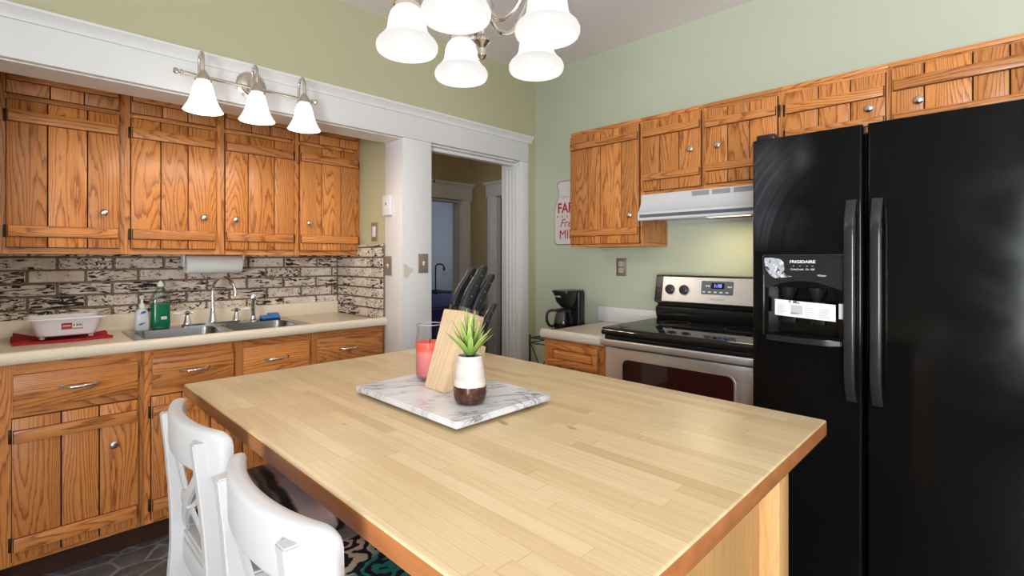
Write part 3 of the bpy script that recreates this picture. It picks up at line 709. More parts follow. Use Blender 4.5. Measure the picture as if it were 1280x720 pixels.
# ------------------------------------------------------------------ switches and the chime on the jambs
def toggle_plate(label, side, a, z):
    """side 'x': on a face looking to -x at x=a[0]; 'y': on a face looking to -y"""
    t = thing('switch_plate', label, 'light switch', (a[0], a[1], z))
    def B(bm, u0, u1, d0, d1, z0, z1, bev=0):
        if side == 'x': box(bm, a[0]-d1, a[0]-d0, a[1]+u0, a[1]+u1, z+z0, z+z1, bev=bev)
        else: box(bm, a[0]+u0, a[0]+u1, a[1]-d1, a[1]-d0, z+z0, z+z1, bev=bev)
    b = new(); B(b, -.035, .035, .0003, .006, -.057, .057, .0025); p = obj('plate', b, PLATE, t)
    b = new()
    for zz in (-.03, .03):
        lathe(b, [(.0035, 0), (.003, .0015)], (a[0]-.006, a[1], z+zz) if side == 'x' else (a[0], a[1]-.006, z+zz), (-1, 0, 0) if side == 'x' else (0, -1, 0), 10)
    obj('screw', b, NICKEL, t)
    b = new(); B(b, -.005, .005, .0062, .008, -.012, .012); B(b, -.0045, .0045, .008, .017, .000, .009, .0015); obj('toggle', b, PLASTIC, t, label='white toggle')
    return t
toggle_plate('metal toggle switch plate on the doorway jamb board, facing the room', 'y', (1.718, 2.4448), 1.231)
toggle_plate('metal toggle switch plate on the alcove side of the jamb, above the counter', 'x', (1.5783, 2.592), 1.216)
t = thing('rocker_switch', 'metal rocker switch plate on the sage alcove side wall', 'light switch', (1.5838, 2.76, 1.425))
b = new(); box(b, 1.578, 1.5836, 2.725, 2.795, 1.368, 1.482, bev=.0025); obj('plate', b, PLATE, t)
b = new(); box(b, 1.572, 1.5778, 2.743, 2.777, 1.392, 1.458, bev=.002); obj('rocker', b, PLASTIC, t, label='white rocker')
t = thing('door_chime', 'small white box unit high on the alcove jamb', 'sensor', (1.578, 2.59, 1.575))
b = new(); box(b, 1.558, 1.5783, 2.550, 2.632, 1.515, 1.632, bev=.003); cv = obj('cover', b, PLASTIC, t)
b = new(); box(b, 1.5565, 1.5578, 2.585, 2.600, 1.575, 1.592, bev=.0004); obj('button', b, GREYINK, cv)
t = thing('wall_outlet', 'metal outlet plate on the sage wall above the right counter', 'outlet', (WB, 1.727, 1.205))
b = new(); box(b, WB-.006, WB-.0004, 1.690, 1.764, 1.148, 1.262, bev=.0025); obj('plate', b, PLATE, t)
for zz in (1.184, 1.226):
    b = new(); prism(b, rrect(1.711, 1.743, zz-.0135, zz+.0135, .010), 'x', WB-.008, WB-.0062); so = obj('socket', b, mat('grey_socket', srgb(196, 192, 188), .4), t)
    b = new(); box(b, WB-.0088, WB-.0082, 1.719, 1.722, zz-.005, zz+.006); box(b, WB-.0088, WB-.0082, 1.731, 1.734, zz-.005, zz+.006); obj('slot', b, INK, so)

# ------------------------------------------------------------------ right wall cabinets
fx = 2.44; RF = FR(fx)
def right_unit(label, a0, a1, z0, d0, d1, dz0, dz1, bat, kn, hinge, splits=3):
    t = thing('wall_cabinet', label, 'cabinet', (2.6, (a0+a1)/2, z0), 'oak cabinets along the right wall')
    b = new(); box(b, fx+.02, WB-.001, a0, a1, z0+.02, 2.03, 'z'); box(b, fx+.02, WB-.001, a0, a1, z0, z0+.0198, 'y')
    RF(b, a0, d0+.004, -.0198, 0, z0, 2.03, 'z'); RF(b, d1-.004, a1, -.0198, 0, z0, 2.03, 'z')
    for q0, q1 in ((z0, dz0+.004), (dz1-.004, 2.03)): RF(b, d0+.004, d1-.004, -.0198, 0, q0, q1, 'a')
    RF(b, a0, a1, .0002, .006, 2.012, 2.0299, 'a', .002)
    obj('body', b, OAK, t)
    door(RF, fx, 'R', t, d0, d1, dz0, dz1, bat, kn, hinge, splits)
    return t
right_unit('tall oak wall cabinet left of the range hood', 1.413, 1.898, 1.33, 1.422, 1.894, 1.346, 2.000, ((1.393, 1.432), (1.918, 1.957)), (1.469, 1.499), None, 4)
right_unit('short oak wall cabinet over the left half of the range hood', 1.066, 1.4125, 1.607, 1.075, 1.398, 1.625, 2.000, ((1.680, 1.716), (1.916, 1.954)), (1.120, 1.811), None)
right_unit('short oak wall cabinet over the right half of the range hood', .712, 1.0655, 1.607, .723, 1.052, 1.630, 1.990, ((1.690, 1.726), (1.906, 1.944)), (.984, 1.809), .723)
right_unit('oak cabinet over the freezer door of the black refrigerator', .321, .7115, 1.75, .331, .690, 1.766, 1.994, ((1.79, 1.822), (1.900, 1.940)), (.380, 1.858), .690)
right_unit('oak cabinet over the right door of the black refrigerator', -.15, .3205, 1.75, -.14, .310, 1.766, 2.000, ((1.79, 1.822), (1.912, 1.955)), (.226, 1.857), None, 4)

# range hood
t = thing('range_hood', 'white under-cabinet range hood above the stove', 'range hood', (2.58, 1.04, 1.46))
y0, y1 = .668, 1.412
HOODW = mat('white_enamel', srgb(214, 214, 218), .3)
pr = [(2.733, 1.6065), (2.437, 1.6065), (2.435, 1.570), (2.424, 1.545), (2.410, 1.520), (2.402, 1.513), (2.396, 1.508), (2.396, 1.468), (2.400, 1.464), (2.420, 1.464), (2.425, 1.480), (2.72, 1.480), (2.733, 1.464)]
b = new(); prism(b, pr, 'y', y0, y1); body = obj('hood_body', b, HOODW, t)
b = new(); box(b, 2.3945, 2.3959, y0+.01, y1-.012, 1.479, 1.496); obj('trim_strip', b, mat('grey_strip', srgb(96, 100, 112), .35), t, label='dark grey trim strip')
for j in range(3):
    b = new(); ya = 1.125 - .104*j
    for i in range(9): box(b, 2.4335, 2.4358, ya-.088, ya, 1.577+.0028*i, 1.5785+.0028*i)
    obj('vent_grille', b, GREYINK, t)
b = new(); box(b, 2.4335, 2.4358, .69, .815, 1.576, 1.601, bev=.001); sp = obj('switch_panel', b, mat('dark_panel', srgb(60, 62, 66), .4), t)
for i in range(4):
    b = new(); box(b, 2.430, 2.4333, .703+.027*i, .722+.027*i, 1.581, 1.596, bev=.001); obj('button', b, GREYINK, sp)
b = new(); box(b, 2.45, 2.70, .70, 1.10, 1.474, 1.4795); obj('filter', b, mat('brown_filter', srgb(120, 92, 50), .5, .6), t, label='brown grease filter')
b = new(); box(b, 2.425, 2.50, .86, 1.06, 1.466, 1.4738, bev=.003); obj('lamp_lens', b, mat('lamp_lens', (1, .95, .85), .3, emit=(1, .86, .6), es=2.2), t, label='lit lamp lens')
area('hood_lamp', (2.50, .96, 1.462), (0, 0, 0), .10, .2, 1.9, (1.0, .82, .52))

# ------------------------------------------------------------------ stove
t = thing('stove', 'stainless and black glass-top electric stove beside the refrigerator', 'stove', (2.4, 1.03, 0))
sy0, sy1 = .670, 1.402
STB = mat('stove_black', (.008, .008, .009), .22)
b = new(); box(b, 2.085, 2.70, sy0, sy1, .09, .885, bev=.003); obj('body', b, STB, t)
b = new(); box(b, 2.12, 2.66, sy0+.03, sy1-.03, .002, .0895); obj('plinth', b, DARK, t)
COOK = mat('ceramic_glass', (.006, .006, .007), .06, spec=.6)
b = new(); prism(b, [(2.615, .886), (2.052, .886), (2.045, .891), (2.043, .900), (2.045, .913), (2.052, .920), (2.062, .9225), (2.615, .9225)], 'y', sy0-.002, sy1+.003); ct = obj('cooktop', b, COOK, t)
RINGM = mat('burner_ring', srgb(74, 72, 76), .3)
for (x, y, r) in ((2.20, 1.22, .095), (2.45, 1.22, .075), (2.20, .86, .075), (2.45, .86, .10)):
    b = new(); lathe(b, [(r-.003, 0), (r, 0), (r, .0004), (r-.003, .0004)], (x, y, .9227), (0, 0, 1), 40, cap=False); obj('burner_ring', b, RINGM, ct)
b = new(); box(b, 2.062, 2.0845, sy0+.004, sy1-.004, .866, .884, bev=.002); obj('front_vent', b, STB, t)
# oven door with a window
b = new(); box(b, 2.066, 2.0845, sy0+.006, sy1-.006, .21, .826, bev=.004)
c = new(); prism(c, rrect(.776, 1.300, .40, .777, .03), 'x', 2.06, 2.0755); b = cut(b, c); dr = obj('oven_door', b, STEEL, t)
b = new(); prism(b, rrect(.778, 1.298, .402, .775, .029), 'x', 2.0700, 2.0753)
OVG = mat('oven_glass', srgb(44, 10, 14), .05, spec=.8); obj('oven_window', b, OVG, dr, label='dark red oven window')
b = new(); o_ = rrect(.770, 1.306, .394, .783, .036); i_ = rrect(.777, 1.299, .401, .776, .030)
loft(b, [[(2.0658, p[0], p[1]) for p in o_], [(2.0640, p[0], p[1]) for p in o_], [(2.0640, p[0], p[1]) for p in i_], [(2.0658, p[0], p[1]) for p in i_]], close=True); fix(b); obj('window_frame', b, STEEL, dr)
b = new(); box(b, 2.024, 2.040, sy0+.004, sy1, .838, .870, bev=.005, seg=3)
for y in (sy0+.05, sy1-.05): box(b, 2.0402, 2.0840, y-.012, y+.012, .842, .862, bev=.003)
obj('handle', b, STEEL, dr)
b = new(); box(b, 2.070, 2.0845, sy0+.006, sy1-.006, .095, .20, bev=.004); obj('bottom_drawer', b, STEEL, t)
# back guard
b = new(); prism(b, [(2.62, .9226), (2.578, .9226), (2.570, .935), (2.562, .975), (2.566, .992), (2.585, .998), (2.585, 1.012), (2.552, 1.014), (2.546, 1.022), (2.572, 1.160), (2.580, 1.167), (2.70, 1.167), (2.70, .9226)], 'y', sy0, sy1-.006, bev=.002); bg = obj('backguard', b, STB, t)
def bgp(y, z, o): # a point on the slanted control panel
    f = (z-1.022)/.138; return (2.546 + .026*f - o, y, z)
def bpan(bm, ya, yb, za, zb, o, th=.0012, r=.004):
    P_ = rrect(ya, yb, za, zb, r, 3); loft(bm, [[bgp(p[0], p[1], o) for p in P_], [bgp(p[0], p[1], o+th) for p in P_]]); fix(bm); return bm
b = new(); bpan(b, sy0+.006, sy1-.052, 1.026, 1.158, .0004, .002); fp = obj('control_panel', b, STEEL, bg)
for y in (1.305, 1.224, .83, .75):
    b = new(); o = bgp(y, 1.090, .0026); d = Vector((-1, 0, .19)).normalized()
    lathe(b, [(.027, 0), (.027, .003), (.022, .005), (.021, .018), (.018, .020)], o, d, 24)
    kn_ = new(); box(b, o[0]-.028, o[0]-.012, y-.005, y+.005, 1.068, 1.116, bev=.003)
    kb = obj('knob', b, mat('stove_knob', srgb(52, 50, 52), .3) if y == 1.305 else bpy.data.materials['stove_knob'], t)
b = new(); bpan(b, .965, 1.130, 1.072, 1.142, .0026, .001, .006); cp = obj('display_panel', b, mat('display_grey', srgb(88, 92, 100), .3), t)
b = new(); bpan(b, 1.010, 1.078, 1.103, 1.132, .0038, .0006, .003); obj('display', b, BLACKG, cp)
text('display_digits', '1:10', .024, bgp(1.044, 1.1175, .0048), (0, -1, 0), (.19, 0, 1), mat('blue_led', (.1, .15, 1), .4, emit=(.22, .30, 1), es=2.2), cp, .0003, bold=.0004)
b = new()
for i in range(5): bpan(b, 1.108-.03*i, 1.122-.03*i, 1.082, 1.088, .0038, .0005, .001)
for i in range(2): bpan(b, .985-.012*i, .993-.012*i, 1.110, 1.118, .0038, .0005, .001); bpan(b, 1.098-.012*i, 1.106-.012*i, 1.112, 1.120, .0038, .0005, .001)
obj('button_marks', b, LETTER, cp)
text('maker_lettering', 'Whirlpool', .017, bgp(1.046, 1.048, .0028), (0, -1, 0), (.19, 0, 1), GREYINK, fp, .0003, shear=.25)

# ------------------------------------------------------------------ right base cabinet and worktop
t = thing('base_cabinet', 'small oak base cabinet left of the stove', 'cabinet', (2.4, 1.62, 0), 'oak cabinets along the right wall')
cx = 2.105; CF = FR(cx)
b = new(); box(b, cx+.02, WB-.02, 1.416, 1.826, .10, .818, 'z')
CF(b, 1.416, 1.468, -.0198, 0, .10, .818, 'z'); CF(b, 1.782, 1.826, -.0198, 0, .10, .818, 'z')
for z0, z1 in ((.10, .13), (.635, .684), (.793, .818)): CF(b, 1.468, 1.782, -.0198, 0, z0, z1, 'a')
obj('body', b, OAK, t); b = new(); box(b, cx+.06, cx+.075, 1.42, 1.822, .002, .0995); obj('toe_kick', b, OAKD, t)
def raised(parent, name, a0, a1, z0, z1, g):
    b = new(); CF(b, a0, a1, .001, .010, z0, z1, g, .002); m = .03
    for q in ((a0, a1, z0, z0+m), (a0, a1, z1-m, z1)): CF(b, *q[:2], .010, .018, *q[2:], 'a', .003)
    for q in ((a0, a0+m), (a1-m, a1)): CF(b, *q, .010, .018, z0+m, z1-m, 'z', .003)
    CF(b, a0+m+.008, a1-m-.008, .010, .0165, z0+m+.008, z1-m-.008, g, .005)
    return obj(name, b, OAK, parent)
raised(t, 'drawer', 1.462, 1.789, .680, .797, 'a'); raised(t, 'door', 1.462, 1.789, .125, .64, 'z')
RT = .850
prof = [(2.10, .8195), (2.086, .8195), (2.081, .824), (2.079, .833), (2.079, .852), (2.083, .862), (2.091, .868), (2.10, .869), (2.11, .865), (2.122, .853), (2.134, RT), (2.735, RT), (2.735, .8195)]
b = new(); prism(b, prof, 'y', 1.412, 1.838)
c = new(); prism(c, [(1.40, .80), (1.425, .80), (1.415, .835), (1.42, .845), (1.408, .858), (1.40, .858)], 'x', 2.05, 2.13); b = cut(b, c)
wt = obj('worktop', b, LAMIN2, loc=(2.4, 1.62, .82))
b = new(); box(b, 2.712, 2.7345, 1.412, 1.890, RT+.0003, .948, 'y', .004); obj('backsplash_lip', b, WHITE, wt, label='white backsplash strip')
tag(wt, 'small grey-cream worktop with chipped corner left of the stove', 'worktop')

# wire cart with the coffee maker
t = thing('wire_cart', 'narrow dark wire cart between the doorway corner and right counter', 'cart', (2.45, 1.95, 0))
xs, ys, zt = (2.215, 2.695), (1.862, 2.040), .785
for x in xs:
    for y in ys:
        b = new(); tube(b, [(x, y, .003), (x, y, zt+.014)], .006, 10); obj('post', b, DSTEEL, t)
for z in (zt-.006, .45, .12):
    b = new()
    for zz in (z, z-.03):
        for q in (((xs[0], ys[0]), (xs[1], ys[0])), ((xs[0], ys[1]), (xs[1], ys[1])), ((xs[0], ys[0]), (xs[0], ys[1])), ((xs[1], ys[0]), (xs[1], ys[1]))):
            tube(b, [(*q[0], zz), (*q[1], zz)], .0035, 8)
    for i in range(1, 24):
        x = xs[0] + (xs[1]-xs[0])*i/24; tube(b, [(x, ys[0], z+.003), (x, ys[1], z+.003)], .0018, 6)
    obj('shelf', b, DSTEEL, t)
b = new(); tube(b, [(xs[0], ys[1]-.006, zt-.04), (xs[0], ys[0]+.006, .455)], .003, 8); tube(b, [(xs[0], ys[0]+.006, zt-.04), (xs[0], ys[1]-.006, .455)], .003, 8); obj('brace', b, DSTEEL, t)
t = thing('coffee_maker', 'black drip coffee maker with glass carafe near the corner', 'coffee maker', (2.5, 1.95, zt))
zc = zt+.0005; CY = 1.955
b = new(); prism(b, rrect(2.37, 2.575, CY-.068, CY+.068, .03), 'z', zc, zc+.035, bev=.004); obj('base', b, BLACKP, t)
b = new(); prism(b, rrect(2.505, 2.575, CY-.068, CY+.068, .02), 'z', zc+.0355, zc+.262, bev=.004); obj('water_tank', b, BLACKP, t)
b = new(); q = lambda e, f, z: [(p[0], p[1], z) for p in rrect(2.385+e, 2.5045, CY-.068+f, CY+.068-f, .04)]
loft(b, [q(.05, .028, zc+.165), q(.02, .012, zc+.20), q(.004, .003, zc+.245), q(0, 0, zc+.262)]); fix(b); br = obj('brew_basket', b, BLACKP, t)
b = new(); prism(b, rrect(2.38, 2.577, CY-.070, CY+.070, .035), 'z', zc+.2625, zc+.274, bev=.003); obj('lid', b, BLACKP, t)
text('maker_lettering', 'Mr.Coffee', .014, (2.3852, CY+.012, zc+.238), (0, -1, 0), (-.1, 0, 1), LETTER, br, .0006)
b = new(); lathe(b, [(.050, 0), (.060, .006), (.062, .03), (.057, .065), (.046, .098), (.044, .105)], (2.432, CY, zc+.036), (0, 0, 1), 28, cap=False); ca = obj('carafe', b, CARAFE, t)
b = new(); lathe(b, [(.046, 0), (.056, .006), (.058, .03), (.056, .034), (.001, .0345)], (2.432, CY, zc+.038), (0, 0, 1), 28); obj('coffee', b, mat('black_coffee', (.01, .005, .003), .05), ca)
b = new(); lathe(b, [(.047, 0), (.048, .012), (.040, .018), (.002, .02)], (2.432, CY, zc+.142), (0, 0, 1), 28)
tube(b, curve([(2.395, CY+.022, zc+.150), (2.362, CY+.048, zc+.150), (2.345, CY+.060, zc+.128), (2.345, CY+.060, zc+.085), (2.362, CY+.050, zc+.055), (2.385, CY+.036, zc+.055)], 24), .0085, 10); obj('carafe_handle', b, BLACKP, ca)

# milk bottle sign on the right wall
t = thing('milk_sign', 'white milk bottle shaped sign with red lettering, beside the tall cabinet', 'sign', (WB, 2.14, 1.355))
def bottle(m):
    w, h = .136-m, 0
    L = [(0, 1.355+m), (.11-m, 1.355+m), (.130-m, 1.365+m), (w, 1.385+m), (w, 1.600), (.130-m, 1.625), (.105-m, 1.68), (.098-m, 1.70), (.098-m, 1.735), (.110-m, 1.765), (.112-m, 1.783-m), (.098-m, 1.800-m), (.08, 1.803-m), (0, 1.803-m)]
    return [(2.140+a, z) for a, z in L] + [(2.140-a, z) for a, z in L[-2:0:-1]]
b = new(); prism(b, bottle(0), 'x', WB-.008, WB-.0005); bd = obj('board', b, mat('sign_edge', srgb(120, 104, 96), .7), t)
b = new(); prism(b, bottle(.005), 'x', WB-.0092, WB-.0081); fc = obj('sign_face', b, paint('sign_white', srgb(222, 212, 210), .7), t)
xs_ = WB-.0098
text('sign_lettering', 'FARM', .098, (xs_, 2.140, 1.610), (0, -1, 0), (0, 0, 1), REDINK, fc, .0003, bold=.002, sx=.86)
text('sign_lettering', 'Fresh', .080, (xs_, 2.140, 1.505), (0, -1, 0), (0, 0, 1), REDINK, fc, .0003, shear=.35, sx=.95)
text('sign_lettering', 'MILK', .088, (xs_, 2.140, 1.425), (0, -1, 0), (0, 0, 1), REDINK, fc, .0003, sx=.95)
b = new()
for i in range(6):
    yy = 2.245 - .042*i; P_ = []
    for q_ in range(10): a_ = PI/2 + q_*PI/5; r_ = .009 if q_ % 2 == 0 else .004; P_.append((yy + r_*math.cos(a_), 1.555 + r_*math.sin(a_)))
    prism(b, P_, 'x', WB-.0099, WB-.0093)
obj('stars', b, REDINK, fc)
b = new()
for y0_, y1_ in ((2.20, 2.232), (2.155, 2.185), (2.11, 2.14), (2.06, 2.095)): box(b, WB-.0099, WB-.0093, y0_, y1_, 1.688, 1.691)
box(b, WB-.0099, WB-.0093, 2.190, 2.193, 1.678, 1.701); obj('dashed_line', b, GREYINK, fc)

# ------------------------------------------------------------------ refrigerator
t = thing('refrigerator', 'black side-by-side refrigerator with ice and water dispenser', 'refrigerator', (2.3, .21, 0))
fy0, fy1 = -.245, .660
b = new(); box(b, 1.995, 2.705, fy0, fy1, .02, 1.675, bev=.006); obj('body', b, FRIDGE, t)
b = new(); box(b, 1.975, 1.9945, fy0+.01, fy1-.01, .02, .085); obj('kick_grille', b, BLACKP, t)
def slab(bm, y0, y1, z0, z1, xf=1.92, xb=1.990):
    P_ = [(xb, y0), (xb, y1)]
    for k_ in range(7): a_ = PI/2*k_/6; P_.append((xf+.022 - .022*math.sin(a_), y1-.022 + .022*math.cos(a_)))
    for k_ in range(7): a_ = PI/2*k_/6; P_.append((xf+.008 - .008*math.cos(a_), y0+.008 - .008*math.sin(a_)))
    prism(bm, P_, 'z', z0, z1); return bm
b = slab(new(), .3205, fy1, .095, 1.690); c = new(); box(c, 1.80, 1.972, .385, .600, .995, 1.160); b = cut(b, c); fd = obj('freezer_door', b, FRZ, t)
P_ = []
b = new()
P_ = [(1.990, .3075), (1.990, fy0)]
for k_ in range(7): a_ = PI/2*k_/6; P_.append((1.942-.022*math.sin(a_), fy0+.022-.022*math.cos(a_)))
for k_ in range(7): a_ = PI/2*k_/6; P_.append((1.928-.008*math.cos(a_), .2995+.008*math.sin(a_)))
prism(b, P_, 'z', .095, 1.690); rd = obj('fridge_door', b, FRIDGE, t)
b = new(); box(b, 1.935, 2.02, .585, .648, 1.6905, 1.712, bev=.005); obj('hinge_cover', b, BLACKP, t)
b = new(); box(b, 1.935, 2.02, fy0+.01, fy0+.07, 1.6905, 1.712, bev=.005); obj('hinge_cover', b, BLACKP, t)
HAND = mat('handle_black', (.02, .02, .021), .16, spec=.6)
for y, d_ in ((.350, fd), (.281, rd)):
    b = new(); n = 20; secs = []
    for i in range(n+1):
        f = i/n; z = .795 + .655*f; e = min(f, 1-f)*n/2.4; o = min(1, e)**.6
        xf = 1.917 - .040*o; secs.append([(xf + p[0], y + p[1], z) for p in rrect(0, .022 if o > .99 else .0028 + (.019)*o, -.015, .015, .0012 if o < .2 else .006, 3)])
    loft(b, secs); fix(b); obj('handle', b, HAND, d_)
# dispenser: control panel, cavity, tray, label
b = new(); P_ = [(.612, 1.268), (.612, 1.172)]
for i in range(11): f = i/10; P_.append((.612-.242*f, 1.152 + .030*math.sin(PI*f)))
P_ += [(.370, 1.268)]
prism(b, P_, 'x', 1.9105, 1.9195, bev=.002); dp = obj('dispenser_panel', b, mat('panel_gloss', (.016, .015, .017), .12, spec=.7), fd)
b = new()
for q in ((.6125, .6185, .985, 1.270), (.3665, .3725, .985, 1.270), (.3665, .6185, 1.2685, 1.2735)): box(b, 1.911, 1.9195, *q, bev=.002)
obj('dispenser_bezel', b, HAND, fd)
xs_ = 1.9100
text('maker_lettering', 'FRIGIDAIRE', .0135, (xs_, .490, 1.248), (0, -1, 0), (0, 0, 1), LETTER, dp, .0003, bold=.0004, sx=1.15)
for lab, yy in (('Cube', .517), ('Crush', .497), ('On', .475), ('Off', .459)): text('button_lettering', lab, .009, (xs_, yy, 1.222), (0, -1, 0), (0, 0, 1), LETTER, dp, .0003)
text('button_lettering', 'Water', .010, (xs_, .432, 1.202), (0, -1, 0), (0, 0, 1), LETTER, dp, .0003, shear=.2)
b = new()
for yy in (.517, .497, .475, .459): box(b, 1.9096, 1.9102, yy-.002, yy+.002, 1.233, 1.2345)
obj('indicator_marks', b, LETTER, dp)
# silvery scrap of peeling film on the panel's upper left
FILM = mat('peeling_film', srgb(196, 200, 210), .32, .35); kk = N(FILM); kk.bump(kk.noise(kk.co('Object'), 60, 4), 1.0, .006)
kk.col(kk.ramp(kk.noise(kk.co('Object'), 42, 3, .5, 2.0), [(.40, srgb(70, 70, 78)), (.46, srgb(190, 194, 204))]))
P_ = [(.611, 1.262), (.585, 1.262), (.560, 1.258), (.548, 1.246), (.545, 1.228), (.548, 1.212), (.536, 1.200), (.520, 1.197), (.548, 1.193), (.575, 1.190), (.592, 1.200), (.606, 1.222), (.611, 1.240)]
b = new(); prism(b, P_, 'x', 1.9088, 1.9102); obj('film_scrap', b, FILM, dp)
b = new(); prism(b, [(1.9195, .373), (1.9195, .610), (1.913, .606), (1.900, .56), (1.894, .49), (1.900, .42), (1.913, .377)], 'z', .968, .988, bev=.003); obj('drip_tray', b, HAND, fd)
b = new()
for yy in (.545, .455):
    lathe(b, [(.028, 0), (.022, -.03), (.012, -.045), (.009, -.05)], (1.945, yy, 1.1585), (0, 0, 1), 16)
    box(b, 1.955, 1.965, yy-.022, yy+.022, 1.03, 1.11, bev=.004)
obj('dispenser_spout', b, BLACKP, fd)
b = new(); box(b, 1.940, 1.948, .449, .461, 1.093, 1.108, bev=.001); obj('spout_tip', b, PLASTIC, fd, label='small white spout tip')
b = new(); n = 12                                                   # curling paper label across the cavity
def lb(i, z, o): f = i/n; return (1.9165 - .003*math.sin(PI*f) - o, .578 - .185*f, z - .010*f)
loft(b, [[lb(i, 1.060, 0), lb(i, 1.116, 0), lb(i, 1.116, .0005), lb(i, 1.060, .0005)] for i in range(n+1)]); fix(b); pl = obj('paper_label', b, PAPER, fd, label='white printed label across the dispenser')
text('label_lettering', '4  Min.', .013, (1.9125, .515, 1.108), (0, -1, -.05), (0, 0, 1), INK, pl, .0003, bold=.0003)
b = new()
for cx0 in (.570, .528, .485, .440):
    for r_ in range(8):
        wd = random.uniform(.022, .034); zz = 1.098 - .0044*r_ - (.578-cx0)*.055
        if cx0 == .528 and r_ < 6: continue
        box(b, 1.9122, 1.9127, cx0-wd, cx0, zz, zz+.0017)
box(b, 1.9122, 1.9127, .489, .526, 1.066, 1.098)
obj('label_print', b, mat('light_grey_ink', (.5, .5, .51), .7), pl)
b = new(); box(b, 1.9198, 1.9203, .372, .385, 1.06, 1.11); obj('label_tail', b, PAPER, pl)

# ------------------------------------------------------------------ island and what stands on it
t = thing('kitchen_island', 'butcher block topped kitchen island in the middle of the room', 'island', (.78, .93, 0))
ZT = .915
b = new(); box(b, .333, 1.226, .267, 1.600, ZT-.034, ZT, 'y', .005, 3)
b.normal_update()
for f in b.faces: f.material_index = 0 if f.normal.z > .5 else 1
obj('island_top', b, [BUTCH, EDGE], t)
zt_ = ZT-.0345
legs = [(x, y) for x in (.625, 1.088) for y in (.320, 1.485)]
for x, y in legs:
    b = new(); box(b, x, x+.062, y, y+.062, .002, zt_, 'z', .003); obj('leg', b, PINE, t)
def panel(x0, x1, y0, y1, z0, z1, g='z'):
    b = new(); box(b, x0, x1, y0, y1, z0, z1, g, .002); return obj('side_panel', b, PINE, t)
panel(.688, 1.087, .3575, .375, .10, zt_); panel(.688, 1.087, 1.49, 1.508, .10, zt_)
panel(.662, .680, .383, 1.484, .10, zt_); panel(1.095, 1.113, .383, 1.484, .10, zt_)
b = new(); box(b, .69, 1.086, .383, 1.484, .10, .118, 'y'); obj('bottom_shelf', b, PINE, t)

t = thing('marble_board', 'white veined marble serving board on the island', 'serving board', (.757, .965, ZT))
b = new(); prism(b, rrect(.614, .904, .762, 1.170, .008), 'z', ZT+.008, ZT+.022, bev=.003); obj('slab', b, MARBLE, t)
b = new()
for x in (.655, .865):
    for y in (.80, 1.13): lathe(b, [(.010, 0), (.010, .0078)], (x, y, ZT+.0002), (0, 0, 1), 12)
obj('foot', b, BLACKP, t)
ZB = ZT+.0224
# knife block
t = thing('knife_block', 'slanted light wood knife block on the marble board', 'knife block', (.79, .985, ZB))
tl = math.radians(18); ud = Vector((math.sin(tl), 0, math.cos(tl))); wd = Vector((math.cos(tl), 0, -math.sin(tl)))
ky0, ky1 = .948, 1.032; O = Vector((.728, 0, ZB))
A = O + ud*.202; B_ = A + wd*.070; Cc = B_ - ud*.070; D = Cc + wd*.030
def tofl(p): # follow the lean down to the board
    s_ = (p.z - ZB)/ud.z; return p - ud*s_
E_ = tofl(D); poly = [(O.x, ZB), (A.x, A.z), (B_.x, B_.z), (Cc.x, Cc.z), (D.x, D.z), (E_.x, ZB)]
b = new(); prism(b, poly, 'y', ky0, ky1, g='z', bev=.002); obj('block', b, BLOCKW, t)
KN = mat('knife_handle', (.012, .012, .013), .32)
STL = mat('knife_steel', srgb(150, 150, 152), .25, 1.0)
def knife(label, u, y, L, wid, base, lean):
    """handle rising out of the block: u is the distance along the block's top slope"""
    p0 = base + wd*u; p0 = Vector((p0.x, y, p0.z)) + ud*.0008
    t = thing('knife', label, 'knife', p0, 'knives in the wooden block')
    b = new(); lo = []
    for s in (0, .012): lo.append([tuple(p0 + ud*s + wd*a*(wid*.45) + Vector((0, c_*.005, 0))) for a, c_ in ((-1, -1), (1, -1), (1, 1), (-1, 1))])
    loft(b, lo); fix(b); obj('bolster', b, STL, t)
    b = new(); secs = []; n = 14
    for i in range(n+1):
        f = i/n; c0 = p0 + ud*(.0125 + L*f) + wd*(.20*L*f + lean*.3*f*f); ws = wid*(.46 + .10*math.sin(PI*f*1.6) + .14*max(0, f-.75)*4*.6); tk = .0085
        if i == n: ws *= .6; tk *= .6
        if i == n-1: ws *= .92
        secs.append([tuple(c0 + wd*p[0] + Vector((0, p[1], 0))) for p in rrect(-ws, ws, -tk, tk, min(ws, tk)*.7, 3)])
    loft(b, secs); fix(b); obj('handle', b, KN, t)
    b = new()
    for f in (.25, .5, .75):
        c0 = p0 + ud*(.0125 + L*f) + wd*(.20*L*f + lean*.3*f*f) - Vector((0, .0083, 0)); lathe(b, [(.0028, 0), (.0026, .0008)], c0, (0, -1, 0), 10)
    obj('rivet', b, STL, t)
knife('black handled knife, front left of the tall pair in the block', .018, 1.012, .114, .031, A, .028)
knife('black handled knife, front right of the tall pair in the block', .019, .974, .120, .031, A, .030)
knife('black handled knife, back left in the upper row of the block', .052, 1.012, .102, .026, A, .030)
knife('black handled knife, back right in the upper row of the block', .052, .972, .106, .026, A, .036)
knife('short black handled knife, left in the lower step of the block', .016, 1.012, .098, .020, Cc, .024)
knife('short black handled knife, right in the lower step of the block', .016, .972, .104, .020, Cc, .030)
